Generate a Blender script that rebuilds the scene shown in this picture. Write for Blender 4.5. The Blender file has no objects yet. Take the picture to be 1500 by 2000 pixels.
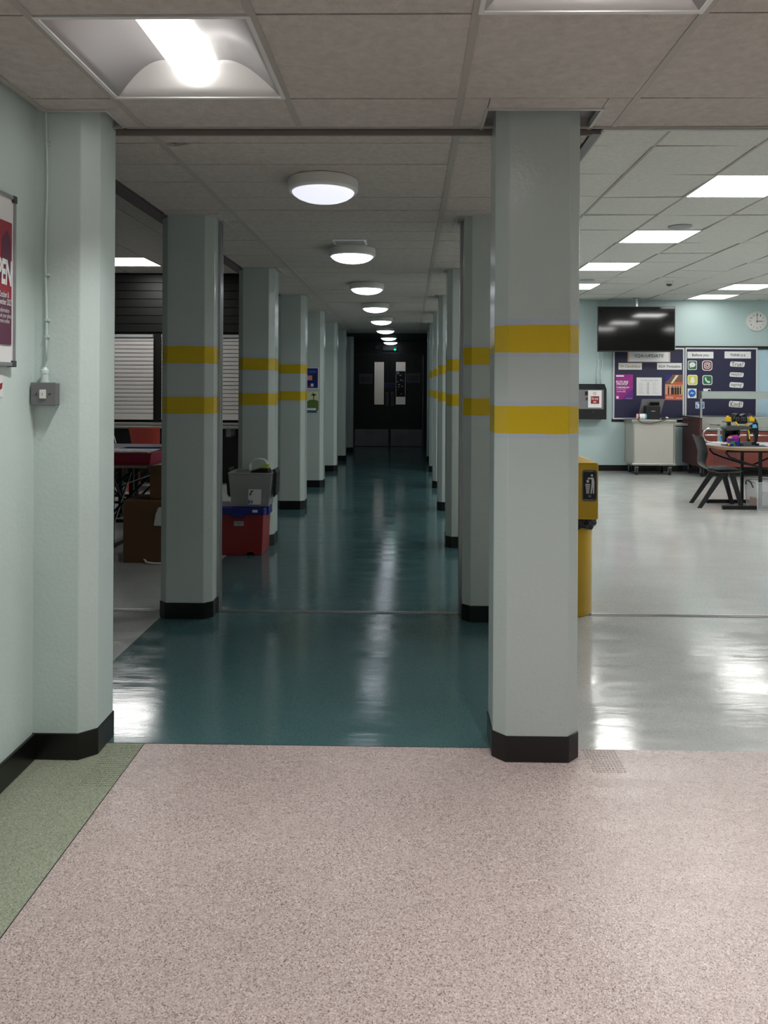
import bpy, bmesh, math, random
from mathutils import Vector, Matrix
random.seed(7)
C = bpy.context.scene.collection
PI = math.pi

# ------------------------------------------------------------------ camera, world, exposure
EYE = 1.375; YAW = math.radians(1.0); ROLL = math.radians(0.3); FPX = 1490.0; CX, CY = 774.0, 752.0
cam = bpy.data.cameras.new('camera'); camo = bpy.data.objects.new('camera', cam); C.objects.link(camo)
cam.sensor_fit = 'VERTICAL'; cam.sensor_height = 36; cam.lens = 36 * FPX / 2000
cam.shift_x = -(CX - 750) / 2000; cam.shift_y = (CY - 1000) / 2000
cam.clip_start = 0.05; cam.clip_end = 60
camo.matrix_world = Matrix.Translation((0, 0, EYE)) @ Matrix.Rotation(YAW, 4, 'Z') @ Matrix.Rotation(PI / 2, 4, 'X') @ Matrix.Rotation(ROLL, 4, 'Z')
bpy.context.scene.camera = camo
W = bpy.data.worlds.new('world'); bpy.context.scene.world = W; W.use_nodes = True
W.node_tree.nodes['Background'].inputs[0].default_value = (.8, .9, 1, 1); W.node_tree.nodes['Background'].inputs[1].default_value = 0.0
vs = bpy.context.scene.view_settings
vs.view_transform = 'Standard'; vs.look = 'None'; vs.gamma = 1; vs.use_curve_mapping = False; vs.exposure = 1.0
E_FRONT, E_HALL, E_LEFT, E_DOME, E_FAR = 2.0, 11.5, 9.0, 2.8, 2.6
W_FRONT = 3.7      # radiance of the lamps' diffusers

al = bpy.data.lights.new('window_daylight', 'AREA'); al.shape = 'RECTANGLE'; al.size = 6.4; al.size_y = 1.5; al.energy = 3.5; al.color = (.93, .97, 1.0)
alo = bpy.data.objects.new('window_daylight', al); C.objects.link(alo); alo.location = (2.9, -4.25, 1.45); alo.rotation_euler = (-PI / 2, 0, PI)   # daylight behind the camera, through the lobby windows

# ------------------------------------------------------------------ surveying: a direction read off the photo, cut with a real plane
def at(x, y, X=None, Y=None, z=None):
    dx, dy = x - CX, y - CY
    c, s = math.cos(-ROLL), math.sin(-ROLL)
    dx, dy = dx * c - dy * s, dx * s + dy * c
    r = (dx / FPX * math.cos(YAW) - math.sin(YAW), math.cos(YAW) + dx / FPX * math.sin(YAW), -dy / FPX)
    t = X / r[0] if X is not None else (Y / r[1] if Y is not None else (z - EYE) / r[2])
    return Vector((r[0] * t, r[1] * t, EYE + r[2] * t))

# ------------------------------------------------------------------ materials
def lin(c):
    return tuple((v / 255 / 12.92 if v / 255 <= .04045 else ((v / 255 + .055) / 1.055) ** 2.4) for v in c) + (1,)
def mat(name, rgb, rough=.5, metal=0, bump=None, spec=.5, emit=0, alpha=1, trans=0, coat=0, noise=None, ecol=None):
    m = bpy.data.materials.new(name); m.use_nodes = True
    nt = m.node_tree; b = nt.nodes['Principled BSDF']
    b.inputs['Base Color'].default_value = lin(rgb); b.inputs['Roughness'].default_value = rough
    b.inputs['Metallic'].default_value = metal; b.inputs['Specular IOR Level'].default_value = spec
    b.inputs['Alpha'].default_value = alpha; b.inputs['Transmission Weight'].default_value = trans
    b.inputs['Coat Weight'].default_value = coat
    if emit:
        b.inputs['Emission Color'].default_value = ecol or lin(rgb); b.inputs['Emission Strength'].default_value = emit
    tc = nt.nodes.new('ShaderNodeTexCoord'); pos = nt.nodes.new('ShaderNodeNewGeometry')
    n = nt.nodes.new('ShaderNodeTexNoise'); n.inputs['Scale'].default_value = (noise or (4, .06))[0]; n.inputs['Detail'].default_value = 5
    nt.links.new(pos.outputs['Position'], n.inputs['Vector'])
    amt = (noise or (4, .06))[1]
    mx = nt.nodes.new('ShaderNodeMix'); mx.data_type = 'RGBA'
    base = lin(rgb)
    mx.inputs[6].default_value = tuple(min(1, v * (1 - amt)) for v in base[:3]) + (1,)
    mx.inputs[7].default_value = tuple(min(1, v * (1 + amt)) for v in base[:3]) + (1,)
    nt.links.new(n.outputs['Fac'], mx.inputs[0]); nt.links.new(mx.outputs[2], b.inputs['Base Color'])
    if bump:
        sc, st = bump[0], bump[1]
        n2 = nt.nodes.new('ShaderNodeTexNoise'); n2.inputs['Scale'].default_value = sc; n2.inputs['Detail'].default_value = 4
        mp = nt.nodes.new('ShaderNodeMapping'); mp.inputs['Scale'].default_value = bump[2] if len(bump) > 2 else (1, 1, 1)
        nt.links.new(pos.outputs['Position'], mp.inputs[0]); nt.links.new(mp.outputs[0], n2.inputs['Vector'])
        bp = nt.nodes.new('ShaderNodeBump'); bp.inputs['Distance'].default_value = .01; bp.inputs['Strength'].default_value = st
        nt.links.new(n2.outputs['Fac'], bp.inputs['Height']); nt.links.new(bp.outputs[0], b.inputs['Normal'])
    return m

def speckle(name, cols, rough, bump, scale=420, wave=0.0, gloss_var=.1):
    """safety vinyl: fine flakes of several colours, faint wear, slightly uneven laying"""
    m = bpy.data.materials.new(name); m.use_nodes = True; nt = m.node_tree; b = nt.nodes['Principled BSDF']
    pos = nt.nodes.new('ShaderNodeNewGeometry')
    v = nt.nodes.new('ShaderNodeTexVoronoi'); v.inputs['Scale'].default_value = scale
    nt.links.new(pos.outputs['Position'], v.inputs['Vector'])
    sep = nt.nodes.new('ShaderNodeSeparateColor'); nt.links.new(v.outputs['Color'], sep.inputs[0])
    r = nt.nodes.new('ShaderNodeValToRGB'); nt.links.new(sep.outputs[0], r.inputs[0])
    e = r.color_ramp.elements; e[0].position = 0; e[0].color = lin(cols[0]); e[1].position = 1; e[1].color = lin(cols[-1])
    for i, c in enumerate(cols[1:-1]):
        q = e.new((i + 1) / (len(cols) - 1)); q.color = lin(c)
    n = nt.nodes.new('ShaderNodeTexNoise'); n.inputs['Scale'].default_value = 1.7; n.inputs['Detail'].default_value = 6
    nt.links.new(pos.outputs['Position'], n.inputs['Vector'])
    hs = nt.nodes.new('ShaderNodeMix'); hs.data_type = 'RGBA'; hs.blend_type = 'MULTIPLY'; hs.inputs[0].default_value = .5
    rr = nt.nodes.new('ShaderNodeMapRange'); rr.inputs[1].default_value = .3; rr.inputs[2].default_value = .7; rr.inputs[3].default_value = .85; rr.inputs[4].default_value = 1.1
    nt.links.new(n.outputs['Fac'], rr.inputs[0]); nt.links.new(r.outputs[0], hs.inputs[6])
    cb = nt.nodes.new('ShaderNodeCombineColor')
    for k in range(3): nt.links.new(rr.outputs[0], cb.inputs[k])
    nt.links.new(cb.outputs[0], hs.inputs[7]); nt.links.new(hs.outputs[2], b.inputs['Base Color'])
    n3 = nt.nodes.new('ShaderNodeTexNoise'); n3.inputs['Scale'].default_value = 3.0; n3.inputs['Detail'].default_value = 8; n3.inputs['Roughness'].default_value = .65
    mp3 = nt.nodes.new('ShaderNodeMapping'); mp3.inputs['Scale'].default_value = (1, 2.6, 1)
    nt.links.new(pos.outputs['Position'], mp3.inputs[0]); nt.links.new(mp3.outputs[0], n3.inputs['Vector'])
    rm = nt.nodes.new('ShaderNodeMapRange'); rm.inputs[1].default_value = .35; rm.inputs[2].default_value = .65
    rm.inputs[3].default_value = max(.03, rough - gloss_var); rm.inputs[4].default_value = rough + gloss_var
    nt.links.new(n3.outputs['Fac'], rm.inputs[0]); nt.links.new(rm.outputs[0], b.inputs['Roughness'])
    n4 = nt.nodes.new('ShaderNodeTexNoise'); n4.inputs['Scale'].default_value = 1; n4.inputs['Detail'].default_value = 5
    mp4 = nt.nodes.new('ShaderNodeMapping'); mp4.inputs['Scale'].default_value = (2.0, 11, 1)
    nt.links.new(pos.outputs['Position'], mp4.inputs[0]); nt.links.new(mp4.outputs[0], n4.inputs['Vector'])
    b1 = nt.nodes.new('ShaderNodeBump'); b1.inputs['Distance'].default_value = .01; b1.inputs['Strength'].default_value = wave
    nt.links.new(n4.outputs['Fac'], b1.inputs['Height'])
    b2 = nt.nodes.new('ShaderNodeBump'); b2.inputs['Distance'].default_value = .001; b2.inputs['Strength'].default_value = bump
    nt.links.new(v.outputs['Distance'], b2.inputs['Height']); nt.links.new(b1.outputs[0], b2.inputs['Normal'])
    nt.links.new(b2.outputs[0], b.inputs['Normal'])
    return m

def pillar_paint(bands):
    """gloss paint, two yellow bands with a thin pale blue masking line either side (heights from the floor)"""
    m = bpy.data.materials.new('pillar_paint' + ('_banded' if bands else '')); m.use_nodes = True; nt = m.node_tree; b = nt.nodes['Principled BSDF']
    pos = nt.nodes.new('ShaderNodeNewGeometry'); sep = nt.nodes.new('ShaderNodeSeparateXYZ'); nt.links.new(pos.outputs['Position'], sep.inputs[0])
    aqua, blue, yel = lin((186, 198, 195)), lin((180, 192, 206)), lin((206, 178, 22))
    if bands:
        r = nt.nodes.new('ShaderNodeValToRGB'); r.color_ramp.interpolation = 'CONSTANT'
        mr = nt.nodes.new('ShaderNodeMath'); mr.operation = 'MULTIPLY'; mr.inputs[1].default_value = 1 / 2.0
        wob = nt.nodes.new('ShaderNodeTexNoise'); wob.inputs['Scale'].default_value = 14
        nt.links.new(pos.outputs['Position'], wob.inputs['Vector'])
        wa = nt.nodes.new('ShaderNodeMath'); wa.operation = 'MULTIPLY_ADD'; wa.inputs[1].default_value = .008; nt.links.new(wob.outputs['Fac'], wa.inputs[0]); nt.links.new(sep.outputs[2], wa.inputs[2])
        nt.links.new(wa.outputs[0], mr.inputs[0]); nt.links.new(mr.outputs[0], r.inputs[0])
        e = r.color_ramp.elements
        e[0].position = 0; e[0].color = aqua; e[1].position = (1.600 + .018) / 2; e[1].color = aqua
        for p, c in ((1.182, blue), (1.200, yel), (1.299, blue), (1.315, aqua), (1.484, blue), (1.500, yel), (1.600, blue)):
            q = e.new(p / 2); q.color = c
        nt.links.new(r.outputs[0], b.inputs['Base Color'])
    else:
        b.inputs['Base Color'].default_value = aqua
    b.inputs['Roughness'].default_value = .17
    n = nt.nodes.new('ShaderNodeTexNoise'); n.inputs['Scale'].default_value = 70; n.inputs['Detail'].default_value = 3
    nt.links.new(pos.outputs['Position'], n.inputs['Vector'])
    n2 = nt.nodes.new('ShaderNodeTexNoise'); n2.inputs['Scale'].default_value = 7; n2.inputs['Detail'].default_value = 3
    nt.links.new(pos.outputs['Position'], n2.inputs['Vector'])
    b1 = nt.nodes.new('ShaderNodeBump'); b1.inputs['Distance'].default_value = .004; b1.inputs['Strength'].default_value = .28; nt.links.new(n.outputs['Fac'], b1.inputs['Height'])
    b2 = nt.nodes.new('ShaderNodeBump'); b2.inputs['Distance'].default_value = .02; b2.inputs['Strength'].default_value = .06; nt.links.new(n2.outputs['Fac'], b2.inputs['Height'])
    nt.links.new(b1.outputs[0], b2.inputs['Normal']); nt.links.new(b2.outputs[0], b.inputs['Normal'])
    return m

def hall_wall_paint():
    """aqua wall; right of the trolley and below the black rail the paint is a bluer shade"""
    m = mat('hall_wall_paint', (186, 208, 204), .38, bump=(60, .1)); nt = m.node_tree; b = nt.nodes['Principled BSDF']
    pos = nt.nodes.new('ShaderNodeNewGeometry'); sep = nt.nodes.new('ShaderNodeSeparateXYZ'); nt.links.new(pos.outputs['Position'], sep.inputs[0])
    a = nt.nodes.new('ShaderNodeMath'); a.operation = 'GREATER_THAN'; a.inputs[1].default_value = 4.40; nt.links.new(sep.outputs[0], a.inputs[0])
    c = nt.nodes.new('ShaderNodeMath'); c.operation = 'LESS_THAN'; c.inputs[1].default_value = 1.98; nt.links.new(sep.outputs[2], c.inputs[0])
    d = nt.nodes.new('ShaderNodeMath'); d.operation = 'MULTIPLY'; nt.links.new(a.outputs[0], d.inputs[0]); nt.links.new(c.outputs[0], d.inputs[1])
    mx = nt.nodes.new('ShaderNodeMix'); mx.data_type = 'RGBA'; mx.inputs[6].default_value = lin((182, 203, 203)); mx.inputs[7].default_value = lin((178, 206, 222))
    nt.links.new(d.outputs[0], mx.inputs[0]); nt.links.new(mx.outputs[2], b.inputs['Base Color'])
    return m

M = dict(
    silver=mat('silver_frame', (205, 206, 210), .35, .2),
    band=mat('dull_ceiling_band', (128, 120, 114), .6),
    aqua=mat('aqua_wall_paint', (206, 222, 218), .4, bump=(60, .12)),
    hallwall=hall_wall_paint(),
    pil=pillar_paint(False), pilb=pillar_paint(True),
    skirt=mat('black_skirting', (14, 14, 15), .28, bump=(9, .05)),
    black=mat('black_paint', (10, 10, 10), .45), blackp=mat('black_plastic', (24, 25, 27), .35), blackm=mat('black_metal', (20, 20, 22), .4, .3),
    blackwood=mat('black_boarding', (16, 16, 16), .4, bump=(5, .1)),
    pink=speckle('pink_speckled_vinyl', [(118, 101, 97), (170, 153, 149), (186, 169, 165), (178, 161, 157), (210, 197, 194), (152, 136, 132)], .27, .3, 330, .05, .07),
    green=speckle('green_speckled_vinyl', [(104, 110, 94), (140, 147, 126), (160, 166, 146), (130, 137, 117), (174, 178, 160)], .42, .4, 330, .02, .05),
    teal=speckle('teal_vinyl', [(56, 85, 88), (66, 97, 100), (72, 105, 108), (61, 91, 94)], .12, .05, 300, .10, .06),
    pale=speckle('pale_grey_vinyl', [(168, 171, 169), (180, 183, 181), (187, 190, 188), (174, 177, 175)], .14, .04, 200, .09, .07),
    tile=mat('ceiling_tile', (198, 193, 187), .9, bump=(120, .5), noise=(34, .22), spec=.2),
    tileh=mat('hall_ceiling_tile', (224, 224, 218), .9, bump=(120, .5), noise=(34, .12), spec=.2),
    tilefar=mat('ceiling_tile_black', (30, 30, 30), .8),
    bar=mat('ceiling_bar', (176, 172, 166), .5), trimw=mat('white_angle_trim', (190, 190, 186), .35),
    purple=mat('purple_brown_trim', (74, 62, 66), .5),
    alu=mat('brushed_aluminium', (170, 170, 172), .28, .9), steel=mat('stainless_steel', (190, 188, 182), .3, .85), chrome=mat('chrome', (210, 210, 210), .15, 1),
    steelp=mat('stainless_panel', (196, 193, 186), .42, .5),
    white=mat('white_plastic', (225, 225, 222), .4), whitem=mat('white_enamel', (226, 226, 224), .35), paper=mat('white_paper', (226, 226, 226), .7), shut=mat('shutter_white', (200, 196, 194), .5),
    lens=mat('lens_lit', (255, 252, 248), .4, emit=E_FRONT), panel=mat('panel_lit', (255, 253, 250), .4, emit=E_HALL), paneldim=mat('dim_panel_lit', (255, 253, 250), .4, emit=2.6), panell=mat('left_panel_lit', (255, 253, 250), .4, emit=E_LEFT),  # paneldim: emission set low to keep glare off the hall end wall
    dome=mat('dome_lit', (238, 243, 255), .3, emit=E_DOME), domenear=mat('dome_lit_weak', (238, 240, 255), .3, emit=.45), domefar=mat('dome_lit_far', (236, 243, 255), .3, emit=E_FAR),
    grey=mat('grey_metal_box', (120, 120, 122), .45, .2), greyd=mat('dark_grey', (60, 60, 62), .45), refl=mat('reflector_enamel', (190, 188, 189), .4, .15), greyl=mat('light_grey', (165, 166, 168), .4),
    yellow=mat('yellow_bin_paint', (205, 165, 12), .35), bag=mat('black_bin_liner', (12, 12, 12), .2, bump=(30, .6)),
    navy=mat('navy_felt', (28, 28, 62), .5, bump=(200, .2)), red=mat('red_plastic', (138, 36, 42), .35), redt=mat('red_tray', (158, 38, 62), .35), redc=mat('red_chair_plastic', (200, 74, 60), .45),
    blue=mat('blue_plastic', (22, 30, 120), .35), maroon=mat('maroon_panel', (116, 54, 46), .45), maroond=mat('maroon_dark', (78, 42, 46), .45),
    card=mat('cardboard', (112, 82, 56), .85), clear=mat('clear_plastic', (225, 230, 235), .15, alpha=.24), frost=mat('cloudy_plastic', (170, 172, 172), .35, alpha=.62),
    wood=mat('wood_edge', (150, 122, 92), .5), tabletop=mat('grey_tabletop', (168, 164, 165), .3), tabled=mat('purple_grey_tabletop', (72, 60, 92), .35),
    screen=mat('black_screen', (4, 4, 5), .07), rubber=mat('rubber', (30, 30, 30), .7),
    magenta=mat('magenta_print', (150, 30, 130), .5, noise=(9, .5)), orange=mat('orange_print', (196, 92, 52), .5), dgreen=mat('green_print', (24, 110, 66), .5), sblue=mat('blue_print', (20, 104, 190), .5),
    lblue=mat('light_blue', (86, 170, 214), .4), syel=mat('yellow_print', (206, 200, 70), .5), insta=mat('crimson_print', (120, 28, 50), .5), peach=mat('peach_print', (214, 150, 120), .5),
    ink=mat('dark_ink', (30, 30, 34), .6), inkl=mat('faded_ink', (176, 160, 120), .6), grass=mat('grass_print', (88, 120, 52), .5), skyp=mat('pale_yellow_print', (214, 220, 180), .5),
    lime=mat('lime_cloth', (150, 180, 40), .7), purplep=mat('purple_brick', (96, 40, 130), .35), ybrick=mat('yellow_brick', (225, 185, 40), .35), bbrick=mat('black_brick', (22, 22, 24), .25), gbrick=mat('grey_brick', (70, 72, 72), .35),
    crimson=mat('crimson_poster', (150, 30, 50), .4), plum=mat('plum_poster', (88, 30, 62), .4), brown=mat('brown_print', (110, 80, 70), .6),
    blockwall=mat('white_block_wall', (205, 200, 196), .6), roomlamp=mat('stair_lamp', (255, 252, 246), .4, emit=7), led=mat('green_led', (30, 255, 120), .3, emit=8, ecol=(0, 1, .3, 1)), dgrey=mat('dim_grey_print', (84, 86, 90), .5), bluew=mat('blue_folder', (44, 88, 150), .5))
g = mat('glass', (240, 245, 245), .03, alpha=.25); M['glass'] = g

# ------------------------------------------------------------------ mesh helpers
class MB:
    def __init__(s): s.bm = bmesh.new()
    def box(s, x0, x1, y0, y1, z0, z1):
        v = [s.bm.verts.new(p) for p in ((x0,y0,z0),(x1,y0,z0),(x1,y1,z0),(x0,y1,z0),(x0,y0,z1),(x1,y0,z1),(x1,y1,z1),(x0,y1,z1))]
        for f in ((0,3,2,1),(4,5,6,7),(0,1,5,4),(1,2,6,5),(2,3,7,6),(3,0,4,7)): s.bm.faces.new([v[i] for i in f])
        return s
    def hexa(s, lo, hi):
        """lo, hi: four points each, anticlockwise seen from above"""
        v = [s.bm.verts.new(p) for p in lo] + [s.bm.verts.new(p) for p in hi]
        for f in ((0,3,2,1),(4,5,6,7),(0,1,5,4),(1,2,6,5),(2,3,7,6),(3,0,4,7)): s.bm.faces.new([v[i] for i in f])
        return s
    def prism(s, pts, a0, a1, axis='z'):
        def P(u, v, a): return (u, v, a) if axis == 'z' else ((u, a, v) if axis == 'y' else (a, u, v))
        A = [s.bm.verts.new(P(u, v, a0)) for u, v in pts]; B = [s.bm.verts.new(P(u, v, a1)) for u, v in pts]
        n = len(pts)
        s.bm.faces.new(A[::-1]); s.bm.faces.new(B)
        for i in range(n): s.bm.faces.new((A[i], A[(i+1) % n], B[(i+1) % n], B[i]))
        return s
    def lathe(s, prof, c=(0,0,0), n=40, axis='z', ang=2*PI):
        """prof: (radius, height) list"""
        rings = []
        for r, h in prof:
            ring = []
            for k in range(n):
                a = ang * k / n
                p = (r*math.cos(a), r*math.sin(a), h) if axis == 'z' else ((r*math.cos(a), h, r*math.sin(a)) if axis == 'y' else (h, r*math.cos(a), r*math.sin(a)))
                ring.append(s.bm.verts.new((p[0]+c[0], p[1]+c[1], p[2]+c[2])))
            rings.append(ring)
        for a, b in zip(rings, rings[1:]):
            for k in range(n): s.bm.faces.new((a[k], a[(k+1) % n], b[(k+1) % n], b[k]))
        s.bm.faces.new(rings[0][::-1]); s.bm.faces.new(rings[-1])
        return s
    def tube(s, pts, r, n=10, flat=None, closed=False):
        pts = [Vector(p) for p in pts]; rings = []
        up0 = None
        for i, p in enumerate(pts):
            if closed: d = (pts[(i+1) % len(pts)] - pts[i-1])
            else: d = (pts[min(i+1, len(pts)-1)] - pts[max(i-1, 0)])
            d.normalize()
            ref = up0 if up0 is not None else (Vector((0,0,1)) if abs(d.z) < .9 else Vector((0,1,0)))
            u = d.cross(ref)
            if u.length < 1e-4: u = d.cross(Vector((0,1,.1)))
            u.normalize(); w = u.cross(d).normalized(); up0 = w
            rad = r[i] if isinstance(r, (list, tuple)) else r
            fu, fw = (flat or (1, 1))
            rings.append([s.bm.verts.new(p + u*math.cos(2*PI*k/n)*rad*fu + w*math.sin(2*PI*k/n)*rad*fw) for k in range(n)])
        for a, b in zip(rings, rings[1:]):
            for k in range(n): s.bm.faces.new((a[k], a[(k+1) % n], b[(k+1) % n], b[k]))
        if closed:
            a, b = rings[-1], rings[0]
            for k in range(n): s.bm.faces.new((a[k], a[(k+1) % n], b[(k+1) % n], b[k]))
        else:
            s.bm.faces.new(rings[0][::-1]); s.bm.faces.new(rings[-1])
        return s
    def quad(s, *pts):
        s.bm.faces.new([s.bm.verts.new(p) for p in pts]); return s
    def grid(s, rows):
        vv = [[s.bm.verts.new(p) for p in r] for r in rows]
        for a, b in zip(vv, vv[1:]):
            for k in range(len(a)-1): s.bm.faces.new((a[k], a[k+1], b[k+1], b[k]))
        return s

def inv(parent):
    m = parent.matrix_basis.copy()
    q = parent.parent
    while q: m = q.matrix_basis @ m; q = q.parent
    return m.inverted()
def part(name, mb, m, parent=None, local=False, smooth=False, bevel=0, label=None, solid=0, sub=0):
    me = bpy.data.meshes.new(name)
    bmesh.ops.recalc_face_normals(mb.bm, faces=mb.bm.faces)
    mb.bm.to_mesh(me); mb.bm.free()
    o = bpy.data.objects.new(name, me); C.objects.link(o)
    me.materials.append(M[m] if isinstance(m, str) else m)
    if parent:
        if not local: me.transform(inv(parent))
        o.parent = parent
    if smooth:
        for p in me.polygons: p.use_smooth = True
        if smooth != 'all': me.set_sharp_from_angle(angle=math.radians(35))
    if solid:
        sm = o.modifiers.new('thickness', 'SOLIDIFY'); sm.thickness = solid; sm.offset = 0
    if sub:
        q = o.modifiers.new('round', 'SUBSURF'); q.levels = q.render_levels = sub
    if bevel:
        bv = o.modifiers.new('edge', 'BEVEL'); bv.width = bevel; bv.segments = 2; bv.limit_method = 'ANGLE'; bv.angle_limit = math.radians(40)
    if label: o['label'] = label
    return o
def tag(o, label, cat, group=None):
    o['label'] = label; o['category'] = cat
    if group: o['group'] = group
    return o
def root(name, label, cat, loc=(0,0,0), rz=0, group=None):
    o = bpy.data.objects.new(name, None); C.objects.link(o); o.empty_display_size = .1
    o.location = loc; o.rotation_euler = (0, 0, rz)
    return tag(o, label, cat, group)
def struct(name, mb=None, m=None, parent=None, **k):
    if mb is None:
        o = bpy.data.objects.new(name, None); C.objects.link(o)
    else: o = part(name, mb, m, parent, **k)
    o['kind'] = 'structure'
    return o
def dup(r, loc, rz=None, label=None, group=None):
    def cp(o, par):
        c = o.copy(); C.objects.link(c); c.parent = par
        for ch in list(o.children): cp(ch, c)
        return c
    c = cp(r, None); c.location = loc
    if rz is not None: c.rotation_euler = (0, 0, rz)
    if label: c['label'] = label
    if group: c['group'] = group
    return c
def text(name, s, m, parent, cx, cz, w, h, Y, facing='y', label=None, bold=.0, shear=0, font_space=1.0, tilt=0):
    """writing as thin raised letters on a surface facing the viewer (-Y) or facing +X"""
    cu = bpy.data.curves.new(name, 'FONT'); cu.body = s; cu.size = 1; cu.align_x = 'CENTER'; cu.align_y = 'CENTER'
    cu.offset = bold; cu.shear = shear; cu.resolution_u = 3; cu.space_line = .85
    o = bpy.data.objects.new(name, cu); C.objects.link(o)
    dg = bpy.context.evaluated_depsgraph_get()
    me = bpy.data.meshes.new_from_object(o.evaluated_get(dg))
    bpy.data.objects.remove(o); bpy.data.curves.remove(cu)
    xs = [v.co.x for v in me.vertices]; ys = [v.co.y for v in me.vertices]
    if not xs: return None
    x0, x1, y0, y1 = min(xs), max(xs), min(ys), max(ys)
    for v in me.vertices:
        u = (v.co.x - (x0+x1)/2) * w / (x1-x0); t = (v.co.y - (y0+y1)/2) * h / (y1-y0) if h else (v.co.y - (y0+y1)/2) * w / (x1-x0)
        t += u * tilt
        v.co = (cx+u, Y, cz+t) if facing == 'y' else (Y, cx+u, cz+t)
    n = bpy.data.objects.new(name, me); C.objects.link(n); me.materials.clear(); me.materials.append(M[m])
    if parent: me.transform(inv(parent)); n.parent = parent
    if label: n['label'] = label
    return n
def rrect(x0, x1, y0, y1, r, n=5):
    p = []
    for cx, cy, a in ((x1-r, y1-r, 0), (x0+r, y1-r, PI/2), (x0+r, y0+r, PI), (x1-r, y0+r, 3*PI/2)):
        for k in range(n+1): p.append((cx+r*math.cos(a+PI/2*k/n), cy+r*math.sin(a+PI/2*k/n)))
    return p
def disc(cx, cy, r, n=28, rx=1): return [(cx+r*rx*math.cos(2*PI*k/n), cy+r*math.sin(2*PI*k/n)) for k in range(n)]

# ------------------------------------------------------------------ setting: levels
ZF = 2.367; ZC = 2.360; ZH = 2.775; ZL = 2.955      # ceilings: front lobby, corridor, hall, servery room
YE = 2.94                                           # edge of the lobby ceiling
YH = 12.45; YL = 10.85; YD = 17.05                  # hall end wall, servery wall, corridor doors
XW = -1.372                                         # lobby left wall
def slab(x0, x1, y0, y1, m, name='floor'): return struct(name, MB().box(x0, x1, y0, y1, -.06, 0), m)
slab(-1.006, 7.2, -4, 2.90, 'pink'); slab(XW-.1, -1.006, -4, 2.90, 'green')
slab(-1.462, .63, 2.90, YD+.3, 'teal'); slab(.63, 7.2, 2.90, YH+.1, 'pale'); slab(-6.2, -1.462, 2.90, YL+.1, 'pale')
struct('trim_1', MB().box(-6.2, 7.2, 4.585, 4.625, 0, .004).box(-6.2, 7.2, 4.600, 4.611, .004, .007), 'alu')
struct('trim_2', MB().box(-1.0075, -1.0045, -4, 2.90, -.001, .0006).box(-1.37, .63, 2.8985, 2.9015, -.001, .0006), 'ink')
# green strip: rows of raised dimples in front of the pillar
db = MB()
for i in range(22):
    for j in range(12):
        x, y = -1.125 + j*.0098, 2.59 + i*.0138
        db.box(x, x+.006, y, y+.004, 0, .0012)
struct('trim_3', db, 'green')
db = MB()
for i in range(14):
    for j in range(10):
        x, y = .66 + j*.0125, 2.73 + i*.0125
        db.box(x, x+.007, y, y+.004, 0, .0012)
struct('trim_4', db, 'pink')

# walls
struct('wall_left', MB().box(XW-.15, XW, -4, 2.80, 0, 2.6).box(-6.2, XW, 2.80, 2.9, 0, 3.1), 'aqua')
struct('wall_back', MB().box(XW-.15, -.4, -4.1, -4, 0, 2.6).box(6.2, 7.3, -4.1, -4, 0, 2.6).box(-.4, 6.2, -4.1, -4, 0, .65).box(-.4, 6.2, -4.1, -4, 2.2, 2.6), 'aqua')
mb = MB().box(-.4, 6.2, -4.08, -4.02, .65, .70).box(-.4, 6.2, -4.08, -4.02, 2.15, 2.2)
for k in range(7): mb.box(-.4+1.09*k, -.35+1.09*k, -4.08, -4.02, .70, 2.15)
struct('window_1', mb, 'whitem')
struct('wall_right', MB().box(7.2, 7.3, -4, YH+.1, 0, 3.1), 'aqua')
struct('wall_hall_end', MB().box(.63, 7.2, YH, YH+.12, 0, 3.0), 'hallwall')
struct('wall_servery', MB().box(-6.2, -1.47, YL, YL+.12, 0, 3.1), 'black')
struct('wall_far_left', MB().box(-6.3, -6.2, 2.8, YL+.1, 0, 3.1), 'aqua')
struct('wall_corridor_left', MB().box(-1.60, -1.47, YL, 14.6, 0, 2.6), 'aqua')
struct('wall_corridor_right', MB().box(.63, .76, YH, 14.6, 0, 2.6), 'aqua')
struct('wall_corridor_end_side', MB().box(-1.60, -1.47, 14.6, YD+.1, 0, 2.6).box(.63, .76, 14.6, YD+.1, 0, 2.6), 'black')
DX0, DX1 = at(691, 800, Y=YD).x, at(826, 800, Y=YD).x; DZ = 2.06
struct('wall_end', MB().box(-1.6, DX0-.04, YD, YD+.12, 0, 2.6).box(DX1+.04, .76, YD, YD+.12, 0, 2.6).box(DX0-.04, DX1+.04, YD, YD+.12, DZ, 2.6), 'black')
struct('baseboard_left', MB().box(XW, XW+.012, -4, 2.80, 0, .095), 'skirt', bevel=.003)
struct('baseboard_hall', MB().box(.7, 7.2, YH-.013, YH, 0, .095), 'skirt', bevel=.003)
struct('baseboard_corridor', MB().box(-1.47, -1.458, YL, YD, 0, .095).box(.618, .63, YH, YD, 0, .095), 'skirt', bevel=.003)
struct('baseboard_servery', MB().box(-6.2, -1.47, YL-.012, YL, 0, .095), 'skirt', bevel=.003)
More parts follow.
